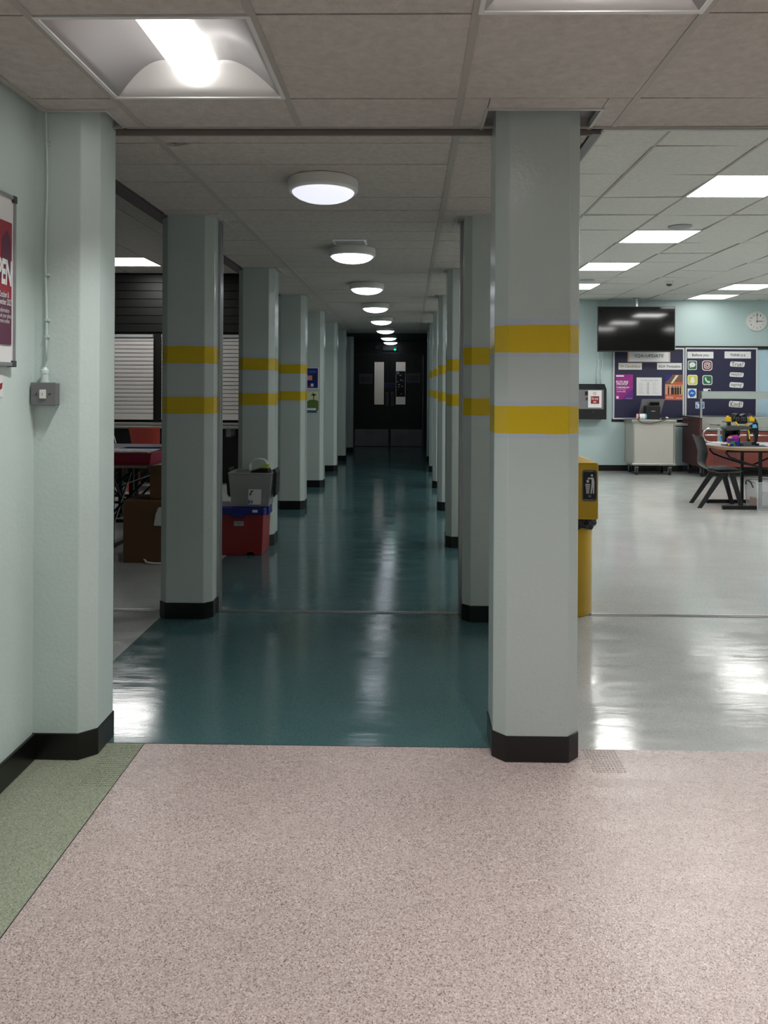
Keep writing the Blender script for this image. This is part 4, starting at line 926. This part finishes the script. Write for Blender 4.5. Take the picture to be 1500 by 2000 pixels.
shp(s, 'ghost', [(.5, .82), (.36, .74), (.34, .55), (.24, .50), (.34, .42), (.22, .28), (.38, .24), (.5, .18), (.62, .24), (.78, .28), (.66, .42), (.76, .50), (.66, .55), (.64, .74)])
s = icon(899, 342, 990, 430, 'green symbol of a white telephone handset, middle right app symbol', 'dgreen', .2)
shp(s, 'handset', [(.24, .72), (.32, .80), (.42, .64), (.38, .56), (.56, .38), (.64, .42), (.80, .32), (.72, .22), (.60, .20), (.40, .34), (.28, .50)])
s = icon(763, 464, 845, 551, 'blue round message symbol on a white card, lower left app symbol', 'paper', .03)
shp(s, 'blue_balloon', disc(.5, .52, .40, 28, 1.05) , 'sblue'); shp(s, 'balloon_tail', [(.25, .3), (.28, .06), (.45, .2)], 'sblue'); shp(s, 'lightning', [(.22, .42), (.44, .64), (.56, .54), (.78, .64), (.56, .42), (.44, .52)], 'paper', .002)
s = icon(907, 464, 975, 540, 'white and black symbol half hidden behind the glass shelf', 'paper', .05); shp(s, 'black_shape', [(.5, .3), (.95, .5), (.95, .9), (.7, .9), (.55, .6)], 'ink')
s = icon(836, 586, 917, 646, 'blue bird symbol crossed by the steel shelf post', 'sblue', .05); shp(s, 'bird', [(.1, .85), (.4, .68), (.5, .82), (.66, .84), (.85, .80), (.74, .6), (.62, .3), (.38, .14), (.12, .22), (.3, .32), (.16, .45), (.25, .5), (.1, .64)])
def bubble(x0, y0, x1, y1, word, label):
    p, q = Z(x0, y1), Z(x1, y0); A, B = at(*p, Y=YS), at(*q, Y=YS); w = B.x-A.x; h = B.z-A.z
    R = root('word_cutout', label, 'word card', ((A.x+B.x)/2, YS, A.z), group='wavy word cards on the right navy board')
    pts = []
    for k in range(36):
        t = 2*PI*k/36; rx = abs(math.cos(t))**.5*(1 if math.cos(t) > 0 else -1); rz = abs(math.sin(t))**.6*(1 if math.sin(t) > 0 else -1)
        pts.append(((A.x+B.x)/2+rx*w*.5*(1+.03*math.sin(4*t)), (A.z+B.z)/2+rz*h*.5*(.84+.14*math.cos(2*t+.6))))
    part('card', MB().prism(pts, YS-.002, YS, 'y'), 'paper', R)
    text('lettering', word, 'ink', R, (A.x+B.x)/2, (A.z+B.z)/2, w*.8, h*.62, YS-.003, bold=.0)
bubble(1152, 208, 1287, 274, 'True?', 'wavy white word card reading True?'); bubble(1148, 308, 1277, 365, 'Helpful?', 'wavy white word card reading Helpful?')
bubble(1147, 398, 1275, 465, 'Inspiring?', 'wavy white word card reading Inspiring?'); bubble(1142, 568, 1272, 646, 'Kind?', 'wavy white word card reading Kind?')
# clock
c = hp(1479, 627.5, YH-.04); R_ = .16
ck = root('wall_clock', 'round white wall clock showing three, on the hall end wall', 'clock', (c.x, YH, c.z))
part('rim', MB().lathe([(R_-.018, -.035), (R_-.012, -.045), (R_-.004, -.042), (R_, -.03), (R_, 0), (R_-.018, 0)], (c.x, YH, c.z), 48, 'y'), 'whitem', ck, smooth=True)
part('face', MB().prism(disc(c.x, c.z, R_-.016, 40), YH-.034, YH-.02, 'y'), 'paper', ck)
for k in range(1, 13):
    t = PI/2-2*PI*k/12; text('numeral', str(k), 'ink', ck, c.x+.107*math.cos(t), c.z+.107*math.sin(t), .03 if k > 9 else .014, .028, YH-.036, bold=.02)
mb = MB()
for k in range(60):
    t = 2*PI*k/60; ca, sa = math.cos(t), math.sin(t); w = .0022 if k % 5 == 0 else .001
    mb.prism([(c.x+.130*ca-w*sa, c.z+.130*sa+w*ca), (c.x+.139*ca-w*sa, c.z+.139*sa+w*ca), (c.x+.139*ca+w*sa, c.z+.139*sa-w*ca), (c.x+.130*ca+w*sa, c.z+.130*sa-w*ca)], YH-.036, YH-.034, 'y')
part('minute_marks', mb, 'ink', ck)
part('minute_hand', MB().box(c.x-.004, c.x+.003, YH-.039, YH-.037, c.z-.03, c.z+.125), 'ink', ck); part('hour_hand', MB().box(c.x-.02, c.x+.085, YH-.041, YH-.039, c.z-.005, c.z+.005), 'ink', ck)
# card machine on the wall
YV = YH-.22
a, b = at(1134, 819, Y=YV), at(1185, 760, Y=YV); x0 = a.x-.22; zt2 = at(1150, 753.5, Y=YH-.05).z
vm = root('card_machine', 'black wall cabinet with a grey panel and a taped notice, beside the navy boards', 'machine', ((x0+b.x)/2, YH-.1, a.z))
part('cabinet', MB().prism([(YV, a.z), (YH-.002, a.z), (YH-.002, zt2+.03), (YH-.10, zt2+.03), (YV, b.z)], x0, b.x, 'x'), 'blackp', vm, bevel=.006)
A, B = at(1139.5, 799, Y=YV), at(1179, 761.5, Y=YV)
part('panel', MB().box(A.x-.1, B.x, YV-.006, YV, A.z, B.z), 'grey', vm, bevel=.003)
q = at(1145, 768, Y=YV); part('slot_reader', MB().box(q.x-.02, q.x+.02, YV-.02, YV-.005, q.z-.03, q.z+.03), 'blackp', vm); q = at(1145.5, 779, Y=YV); part('slot_reader', MB().box(q.x-.015, q.x+.015, YV-.016, YV-.005, q.z-.02, q.z+.02), 'greyd', vm)
q = at(1158, 804.5, Y=YV); part('lock', MB().lathe([(.012, -.01), (.012, 0)], (q.x, YV, q.z), 14, 'y'), 'chrome', vm)
s = sheet('notice', 'white notice with red box saying Do not use, on the black wall cabinet', 'notice', 1148.5, 762.5, 1175, 796, YV-.008, 'paper')
blk(s, 'red_box', .2, .82, .22, .66, 'red'); wr(s, 'lettering', 'Do not\nuse', 'paper', .5, .44, .48, .32, .0025, bold=.01)
mb = MB(); c_ = s['pos'](.48, .82); mb.tube([(c_[0]+.022*math.cos(2*PI*k/20), s['Y']-.001, c_[1]+.022*math.sin(2*PI*k/20)) for k in range(20)], .0022, 6, closed=True); mb.tube([(c_[0]-.016, s['Y']-.001, c_[1]+.016), (c_[0]+.016, s['Y']-.001, c_[1]-.016)], .0022, 6); part('no_entry_ring', mb, 'red', s['r'])

# trolley
YT2 = 11.86
def castor(mbw, mbf, x, y, r=.05):
    mbw.lathe([(r-.006, -.014), (r, -.010), (r, .010), (r-.006, .014)], (x, y, r), 20, 'x'); mbf.box(x-.022, x-.017, y-.02, y+.03, r-.01, 2*r+.02).box(x+.017, x+.022, y-.02, y+.03, r-.01, 2*r+.02).box(x-.025, x+.025, y-.025, y+.03, 2*r+.01, 2*r+.03)
def castors(par, pts, r=.05):
    for x, y in pts:
        w, f = MB(), MB(); castor(w, f, x, y, r); ff = part('castor', f, 'grey', par); part('wheel', w, 'rubber', ff, smooth=True)
a, b = at(1237, 905, Y=YT2), at(1317.5, 824, Y=YT2); zt3 = at(1280, 820, Y=YT2).z; yb = YH-.09
tt = root('steel_trolley', 'stainless steel cabinet trolley on castors under the left navy board', 'trolley', ((a.x+b.x)/2, (YT2+yb)/2, 0))
part('cabinet', MB().box(a.x, b.x, YT2+.01, yb-.05, a.z, zt3-.04), 'steelp', tt, bevel=.004)
part('corner_post', MB().box(a.x-.012, a.x+.012, YT2, YT2+.02, a.z, zt3-.03).box(b.x-.012, b.x+.012, YT2, YT2+.02, a.z, zt3-.03).box(a.x-.012, a.x+.012, yb-.07, yb-.05, a.z, zt3-.03), 'steel', tt)
part('top', MB().box(a.x-.03, b.x+.03, YT2-.02, yb-.03, zt3-.04, zt3), 'steel', tt, bevel=.006)
part('bottom_rail', MB().box(a.x-.02, b.x+.02, YT2-.01, yb-.04, a.z-.03, a.z), 'steel', tt, bevel=.004)
castors(tt, [(a.x+.06, YT2+.04), (b.x-.06, YT2+.04), (a.x+.06, yb-.1), (b.x-.06, yb-.1)], .05)
# till on the trolley
mz0, mz1 = at(1270, 816, Y=12.1).z, at(1270, 779.5, Y=12.1).z
m0, m1, m2, m3 = at(1249.5, 812, Y=12.1).x, at(1290, 812, Y=12.1).x, at(1253, 780, Y=12.1).x, at(1297, 780, Y=12.1).x
tl = root('till', 'black till with its grey screen seen from behind, on the steel trolley', 'till', ((m0+m1)/2, 12.1, zt3))
part('display', MB().hexa([(m0, 12.14, mz0+.03), (m1+.01, 12.14, mz0+.03), (m1+.01, 12.18, mz0+.03), (m0, 12.18, mz0+.03)], [(m2, 12.06, mz1), (m3, 12.06, mz1), (m3, 12.10, mz1), (m2, 12.10, mz1)]), 'grey', tl, bevel=.004, label='grey back of the touch screen')
A, B = at(1261, 815, Y=12.0), at(1289, 792.5, Y=12.0)
part('base', MB().box(A.x, B.x, 11.98, 12.2, zt3, B.z), 'blackp', tl, bevel=.006)
A2, B2 = at(1271, 792, Y=12.0), at(1288, 785.5, Y=12.0); part('customer_display', MB().box(A2.x, B2.x, 12.0, 12.06, A2.z, B2.z), 'screen', tl, bevel=.003)
q = at(1276, 803, Y=11.98); part('badge', MB().box(q.x-.03, q.x+.03, 11.978, 11.98, q.z-.005, q.z+.005), 'greyl', tl)
# tub lying on its side
c0, c1 = at(1245, 812, Y=11.95), at(1262, 811, Y=11.93)
pt = root('wipes_tub', 'small white and blue tub lying on its side on the steel trolley', 'tub', (c0.x, 11.95, zt3)); rad = .045
part('tub', MB().lathe([(rad-.004, 0), (rad, .004), (rad, .115), (rad-.004, .12)], (c0.x-.01, 11.95, zt3+rad), 28, 'x'), 'paper', pt, smooth=True)
part('lid', MB().lathe([(rad, 0), (rad+.002, .003), (rad+.002, .02), (rad-.006, .026)], (c0.x+.108, 11.95, zt3+rad), 28, 'x'), 'lblue', pt, smooth=True, label='light blue lid')
part('red_label', MB().lathe([(rad+.0008, 0), (rad+.0008, .025)], (c0.x+.0, 11.95, zt3+rad), 28, 'x'), 'red', pt, smooth=True)
cw = [(m1-.02, 12.0, zt3+.01), (m1+.08, 11.9, zt3+.02), (m1+.2, 12.05, zt3+.012), (m1+.33, 11.92, zt3+.03), (m1+.46, 12.0, zt3-.02), (m1+.62, 12.05, zt3-.04)]
tag(part('cable', MB().tube(cw, .009, 8), mat('green_cable', (24, 50, 40), .5), smooth='all'), 'dark green cable trailing off the right side of the steel trolley', 'cable')
cw = [(a.x+.05, YT2-.028, zt3+.012), (a.x+.12, YT2-.03, zt3-.05), (a.x+.25, YT2-.03, zt3-.06), (a.x+.38, YT2-.03, zt3-.03), (a.x+.50, YT2-.026, zt3+.014), (a.x+.56, YT2+.02, zt3+.012)]
tag(part('cable', MB().tube(cw, .006, 8), 'greyd', smooth='all'), 'thin dark cable looping over the front edge of the steel trolley', 'cable')
tag(part('paper_scrap', MB().hexa([(m1+.03, 11.95, zt3), (m1+.10, 11.95, zt3), (m1+.10, 12.0, zt3), (m1+.03, 12.0, zt3)], [(m1+.045, 11.96, zt3+.045), (m1+.08, 11.96, zt3+.03), (m1+.08, 11.99, zt3+.035), (m1+.05, 11.99, zt3+.05)]), 'paper', bevel=.006), 'small crumpled white scrap beside the till on the trolley', 'paper')
# serving counter in the hall
YS2 = 11.62
xl = at(1368, 850, Y=YS2).x; zt4 = at(1400, 815, Y=YS2).z; zb4 = .16; xr4 = 6.6; yb4 = YH-.1
sv = root('hot_cupboard', 'maroon wheeled serving counter with steel top and glass shelf at the right edge', 'serving counter', ((xl+xr4)/2, 12, 0))
part('body', MB().box(xl, xr4, YS2, yb4, zb4, zt4-.21), 'maroon', sv, bevel=.004)
part('end_panel', MB().box(xl-.012, xl+.02, YS2-.004, yb4, zb4, zt4-.01), 'maroond', sv, bevel=.003)
part('steel_top', MB().box(xl+.02, xr4, YS2-.01, yb4, zt4-.20, zt4-.01).box(xl-.02, xr4, YS2-.02, yb4, zt4-.01, zt4), 'steel', sv, bevel=.003)
gz1, gz0 = at(1400, 765.5, Y=YS2+.05).z, at(1400, 777.5, Y=YS2+.05).z
part('shelf_post', MB().box(xl+.0, xl+.035, YS2+.02, YS2+.055, zt4, gz1+.01), 'chrome', sv, bevel=.003); part('shelf_post', MB().box(xr4-.3, xr4-.265, YS2+.02, YS2+.055, zt4, gz1+.01), 'chrome', sv)
part('post_cap', MB().box(xl-.03, xl+.02, YS2+.01, YS2+.07, gz0-.01, gz1+.02), 'greyd', sv, bevel=.004)
part('glass_shelf', MB().hexa([(xl-.0, YS2+.02, gz0), (xr4, YS2+.02, gz0), (xr4, YS2+.03, gz0), (xl, YS2+.03, gz0)], [(xl+.0, YS2+.14, gz1), (xr4, YS2+.14, gz1), (xr4, YS2+.15, gz1), (xl, YS2+.15, gz1)]), mat('smoky_glass', (150, 160, 158), .08, alpha=.75), sv)
part('shelf_edge', MB().box(xl+.02, xr4, YS2+.012, YS2+.03, gz0-.010, gz0+.002).box(xl+.02, xr4, YS2+.135, YS2+.152, gz1-.002, gz1+.010), 'steel', sv)
a0 = at(1393, 905, Y=YS2); a1 = at(1437, 881, Y=YS2)
vg = part('vent_panel', MB().box(a0.x-.02, a1.x+.02, YS2-.004, YS2, a0.z-.02, a1.z+.02), 'maroon', sv)
mb = MB()
for k in range(7):
    for j in range(9): mb.box(a0.x+k*.052, a0.x+k*.052+.038, YS2-.006, YS2-.004, a0.z+j*.021, a0.z+j*.021+.011)
part('vent_slots', mb, 'maroond', vg)
castors(sv, [(at(1371, 900, Y=YS2+.1).x, YS2+.1), (at(1371, 900, Y=YS2+.1).x, yb4-.12), (xr4-.2, YS2+.1)], .065)
# tray rail
yr = YS2-.30; ra, rb2, rc2 = at(1400, 837, Y=yr).z, at(1400, 850, Y=yr).z, at(1400, 864, Y=yr).z; xe = at(1373, 850, Y=yr).x; R2 = (ra-rc2)/2
pts = [(xr4, yr, ra), (xe+R2, yr, ra)] + [(xe+R2-R2*math.sin(PI*k/12), yr, rb2+R2*math.cos(PI*k/12)) for k in range(1, 12)] + [(xe+R2, yr, rc2), (xr4, yr, rc2)]
part('tray_rail', MB().tube(pts, .013, 10), 'chrome', sv, smooth='all', label='bent chrome guard rail'); part('tray_rail', MB().tube([(xe+.03, yr, rb2), (xr4, yr, rb2)], .011, 10), 'chrome', sv, smooth='all')
xb_ = at(1404, 850, Y=yr).x
for x in (xb_, 5.9): part('rail_bracket', MB().box(x-.02, x+.02, yr, yr+.012, rc2-.01, ra+.06).box(x-.02, x+.02, yr, YS2, ra+.04, ra+.06), 'steel', sv, bevel=.003)
tag(part('cable', MB().tube([(4.95, 11.5, .012), (5.15, 11.42, .012), (5.4, 11.5, .012), (5.3, 11.62, .012), (5.1, 11.55, .02), (5.35, 11.4, .02), (5.7, 11.45, .012), (6.0, 11.6, .012)], .013, 8), 'grey', smooth='all'), 'grey cable lying in loops on the floor before the maroon counter', 'cable')
# steel shelf between trolley and counter
A, B = at(1318, 833, Y=12.1), at(1354, 827, Y=12.1)
tag(part('steel_shelf', MB().box(b.x+.035, xl-.05, 12.0, 12.3, A.z, A.z+.02).box(b.x+.035, xl-.05, 12.0, 12.01, A.z, B.z), 'steel', bevel=.003), 'narrow steel shelf bridging the trolley and the maroon counter', 'shelf')

# ------------------------------------------------------------------ hall table with chair, toy and clear box
T0, T1 = 8.45, 9.25; xt0 = 3.44; xt1 = 5.7; ht = .705
tb = root('oval_table', 'round-ended grey table with wooden edge and black folding frame, at the right edge', 'table', (4.5, 8.85, 0))
def stad(x0, x1, y0, y1, n=20, e=.75):
    cyy = (y0+y1)/2; r = (y1-y0)/2; p = []
    for k in range(n+1): t = -PI/2+PI*k/n; p.append((x1-r*e+r*e*math.cos(t), cyy+r*math.sin(t)))
    for k in range(n+1): t = PI/2+PI*k/n; p.append((x0+r*e+r*e*math.cos(t), cyy+r*math.sin(t)))
    return p
part('tabletop', MB().prism(stad(xt0+.004, xt1-.004, T0+.004, T1-.004), ht-.004, ht), 'tabletop', tb)
part('edge_band', MB().prism(stad(xt0, xt1, T0, T1), ht-.034, ht-.004), 'wood', tb, bevel=.003)
for y in (8.61, 9.08):
    for x in (3.93, 5.2):
        part('upright', MB().box(x-.016, x+.016, y-.016, y+.016, .03, ht-.034), 'blackm', tb, bevel=.003)
        sg = 1 if x < 4.5 else -1
        part('foot', MB().box(x-.42, x+.42, y-.022, y+.022, .006, .045).box(x-.42, x-.39, y-.02, y+.02, 0, .006).box(x+.39, x+.42, y-.02, y+.02, 0, .006), 'blackm', tb, bevel=.004)
        part('arched_brace', MB().tube([(x-.36, y, ht-.04), (x-.38, y, ht-.07), (x-.34, y, ht-.12), (x-.25, y, ht-.155), (x, y, .47), (x+.12, y, .45)], .011, 8).tube([(x+.5, y, ht-.05), (x+.42, y, ht-.12), (x+.12, y, .45)], .011, 8), 'blackm', tb, smooth='all')
    part('top_rail', MB().box(3.57, 5.5, y-.015, y+.015, ht-.064, ht-.036), 'blackm', tb)
# brick-built toy
yt = 8.72
ty = root('brick_toy', 'black and yellow toy playset built from plastic bricks, standing on the hall table', 'toy', (at(1446, 868, Y=yt).x, yt, ht))
def K(x, y, Y=yt): p = at(1310+x/7.695, 760+y/7.695, Y=Y); return (p.x, p.z)
def kp(nm, pts, m, y0=-.03, y1=.03, bev=.002, **k): return part(nm, MB().prism([K(*p) for p in pts], yt+y0, yt+y1, 'y'), m, ty, bevel=bev, **k)
u0, u1 = K(790, 840)[0], K(1300, 840)[0]
part('base_plate', MB().box(u0+.02, u1, yt-.10, yt+.12, ht, ht+.012), 'gbrick', ty, bevel=.002)
mb = MB()
for k in range(11):
    for j in range(3): mb.lathe([(.006, .012), (.006, .017)], (u0+.04+k*.038, yt-.08+j*.03, ht), 10)
part('base_studs', mb, 'gbrick', ty)
kp('curved_wing', [(1148, 362), (1200, 380), (1260, 450), (1300, 540), (1312, 640), (1300, 740), (1285, 800), (1250, 800), (1250, 700), (1225, 655), (1200, 660), (1180, 700), (1180, 800), (1150, 800), (1150, 560), (1240, 520), (1230, 440), (1190, 390)], 'bbrick', -.02, .02, label='tall curved black wall')
kp('arch_tower', [(900, 400), (930, 372), (985, 362), (1020, 400), (1060, 385), (1100, 365), (1120, 420), (1130, 500), (1090, 520), (1000, 520), (990, 500), (920, 480), (905, 450)], 'bbrick', -.05, .05)
kp('window_block', [(945, 420), (1000, 420), (1000, 470), (945, 470)], 'gbrick', -.056, -.049); kp('window_block', [(1025, 415), (1100, 420), (1100, 475), (1020, 470)], 'gbrick', -.056, -.049)
mb = MB(); c = K(1040, 447); d_ = K(1080, 447)
for q in (c, d_, K(972, 445)): mb.lathe([(.009, -.062), (.009, -.056)], (q[0], yt, q[1]), 12, 'y')
part('round_eyes', mb, 'bbrick', ty)
kp('side_shelf', [(795, 485), (915, 485), (915, 497), (795, 497)], 'gbrick', -.05, .05); kp('side_shelf', [(1110, 488), (1275, 488), (1275, 500), (1110, 500)], 'gbrick', -.05, .05)
kp('upper_floor', [(780, 575), (860, 545), (1140, 550), (1180, 580), (1140, 600), (820, 620)], 'gbrick', -.07, .09)
kp('column', [(845, 497), (890, 497), (900, 560), (850, 560)], 'bbrick', -.02, .02); kp('column', [(1000, 600), (1032, 600), (1032, 800), (1000, 800)], 'bbrick', -.02, .02); kp('column', [(800, 620), (830, 615), (830, 800), (800, 800)], 'gbrick', .02, .06)
kp('back_wall', [(840, 610), (1020, 600), (1020, 800), (840, 800)], 'bbrick', .05, .07)
for cxs in ((820, 860), (1165, 1205)):
    kp('yellow_crown', [(cxs[0], 485), (cxs[0], 435), (cxs[0]+18, 425), (cxs[0]+22, 405), (cxs[0]+35, 398), (cxs[0]+45, 412), (cxs[0]+58, 430), (cxs[0]+70, 418), (cxs[0]+80, 440), (cxs[0]+80, 485)], 'ybrick', -.03, .01, label='yellow spiked brick')
kp('yellow_chain', [(925, 490), (950, 480), (965, 505), (985, 530), (990, 550), (975, 552), (955, 525), (935, 512)], 'ybrick', -.065, -.05); kp('yellow_ladder', [(1105, 510), (1145, 510), (1150, 600), (1165, 640), (1170, 750), (1155, 750), (1145, 650), (1125, 590), (1110, 560)], 'ybrick', -.04, -.03)
kp('light_blue_bricks', [(1215, 530), (1265, 525), (1285, 580), (1210, 585)], 'lblue', -.03, -.02)
kp('purple_bricks', [(820, 740), (870, 690), (960, 680), (1000, 720), (990, 760), (960, 800), (830, 810)], 'purplep', -.075, -.02, .006)
kp('magenta_bricks', [(880, 690), (960, 680), (985, 720), (940, 745), (870, 730)], 'magenta', -.082, -.074, .003)
kp('green_bricks', [(850, 790), (915, 775), (915, 835), (860, 838)], 'dgreen', -.10, -.06); kp('blue_bricks', [(925, 790), (985, 780), (985, 845), (930, 848)], 'blue', -.10, -.06)
kp('pale_pieces', [(815, 705), (870, 700), (875, 730), (820, 735)], 'peach', -.09, -.08); kp('pale_pieces', [(1005, 690), (1018, 700), (985, 752), (972, 745)], 'peach', -.06, -.05)
kp('grey_pieces', [(990, 790), (1150, 780), (1160, 835), (990, 842)], 'gbrick', -.10, -.06); kp('grey_pieces', [(1160, 790), (1240, 785), (1240, 830), (1160, 832)], 'bbrick', -.08, -.03)
kp('light_blue_bricks', [(735, 690), (750, 690), (775, 790), (760, 800), (740, 780)], 'lblue', .0, .02)
rr_ = random.Random(11)
for k in range(16):
    x_ = rr_.uniform(790, 1220); h_ = rr_.uniform(14, 34); w_ = rr_.uniform(18, 46)
    kp('small_brick', [(x_, 838), (x_, 838-h_), (x_+w_, 838-h_), (x_+w_, 838)], ['bbrick', 'gbrick', 'purplep', 'bbrick', 'blue', 'ybrick'][k % 6], -.115+.01*(k % 4), -.10+.01*(k % 4), .001)
kp('wing_ridge', [(1145, 358), (1200, 372), (1262, 440), (1306, 530), (1300, 540), (1250, 452), (1195, 388), (1150, 370)], 'gbrick', -.026, -.018, .001)
kp('left_spire', [(905, 452), (915, 395), (945, 366), (985, 358), (975, 372), (940, 392), (925, 450)], 'gbrick', -.058, -.05, .001)
tag(part('phone', MB().box(K(1290, 840)[0], K(1395, 840)[0], 8.62, 8.70, ht, ht+.008), 'screen', bevel=.002), 'flat black slab lying on the hall table right of the toy', 'phone')
# clear plastic box
c0 = at(1478, 997, z=0); cl = at(1454, 990, z=0); hb = at(1478, 943, Y=c0.y).z
X0, Y0 = c0.x, c0.y; X1 = X0+.42; Y1 = Y0+.29
cbx = root('clear_box', 'clear plastic crate with a black handle on the floor before the hall table', 'storage box', ((X0+X1)/2, (Y0+Y1)/2, 0))
part('tub', tub(X0+.012, X1-.012, X0-.01, X1+.01, Y0-.008, Y1, 0, hb, .003, .015), 'clear', cbx)
mb = MB()
mb.tube([(X0-.01, Y0-.008, hb), (X1+.01, Y0-.008, hb), (X1+.01, Y1, hb), (X0-.01, Y1, hb)], .006, 6, closed=True)
for x, y, x2, y2 in ((X0+.012, Y0+.007, X0-.01, Y0-.008), (X0+.012, Y1-.015, X0-.01, Y1), (X1-.012, Y0+.007, X1+.01, Y0-.008)): mb.tube([(x, y, .003), (x2, y2, hb)], .004, 6)
mb.tube([(X0+.012, Y0+.007, .006), (X1-.012, Y0+.007, .006), (X1-.012, Y1-.015, .006), (X0+.012, Y1-.015, .006)], .004, 6, closed=True)
part('ribs', mb, mat('pale_plastic_rib', (205, 210, 215), .3, alpha=.8), cbx)
ym = (Y0+Y1)/2
part('handle', MB().tube([(X0-.02, ym+.08, hb-.045), (X0-.03, ym+.065, hb-.01), (X0-.034, ym, hb+.012), (X0-.03, ym-.065, hb-.01), (X0-.02, ym-.10, hb-.06)], .007, 8), 'blackp', cbx, smooth='all', label='black carrying handle')
q = tag(part('booklet', MB().hexa([(X0+.03, Y0+.04, .006), (X0+.3, Y0+.05, .006), (X0+.3, Y0+.09, .006), (X0+.03, Y0+.08, .006)], [(X0+.10, Y0+.05, .20), (X0+.3, Y0+.06, .21), (X0+.3, Y0+.10, .21), (X0+.10, Y0+.09, .20)]), 'greyl'), 'grey sheet of papers standing inside the clear crate', 'papers')
tag(part('blue_card', MB().box(X0+.14, X0+.2, Y0+.03, Y0+.036, .19, .26), 'bluew'), 'small blue card inside the clear crate above the papers', 'card')
tag(part('pale_packet', MB().box(X0+.03, X0+.09, Y0+.12, Y0+.25, .006, .12), 'peach', bevel=.008), 'pale pink packet low inside the clear crate', 'packet')
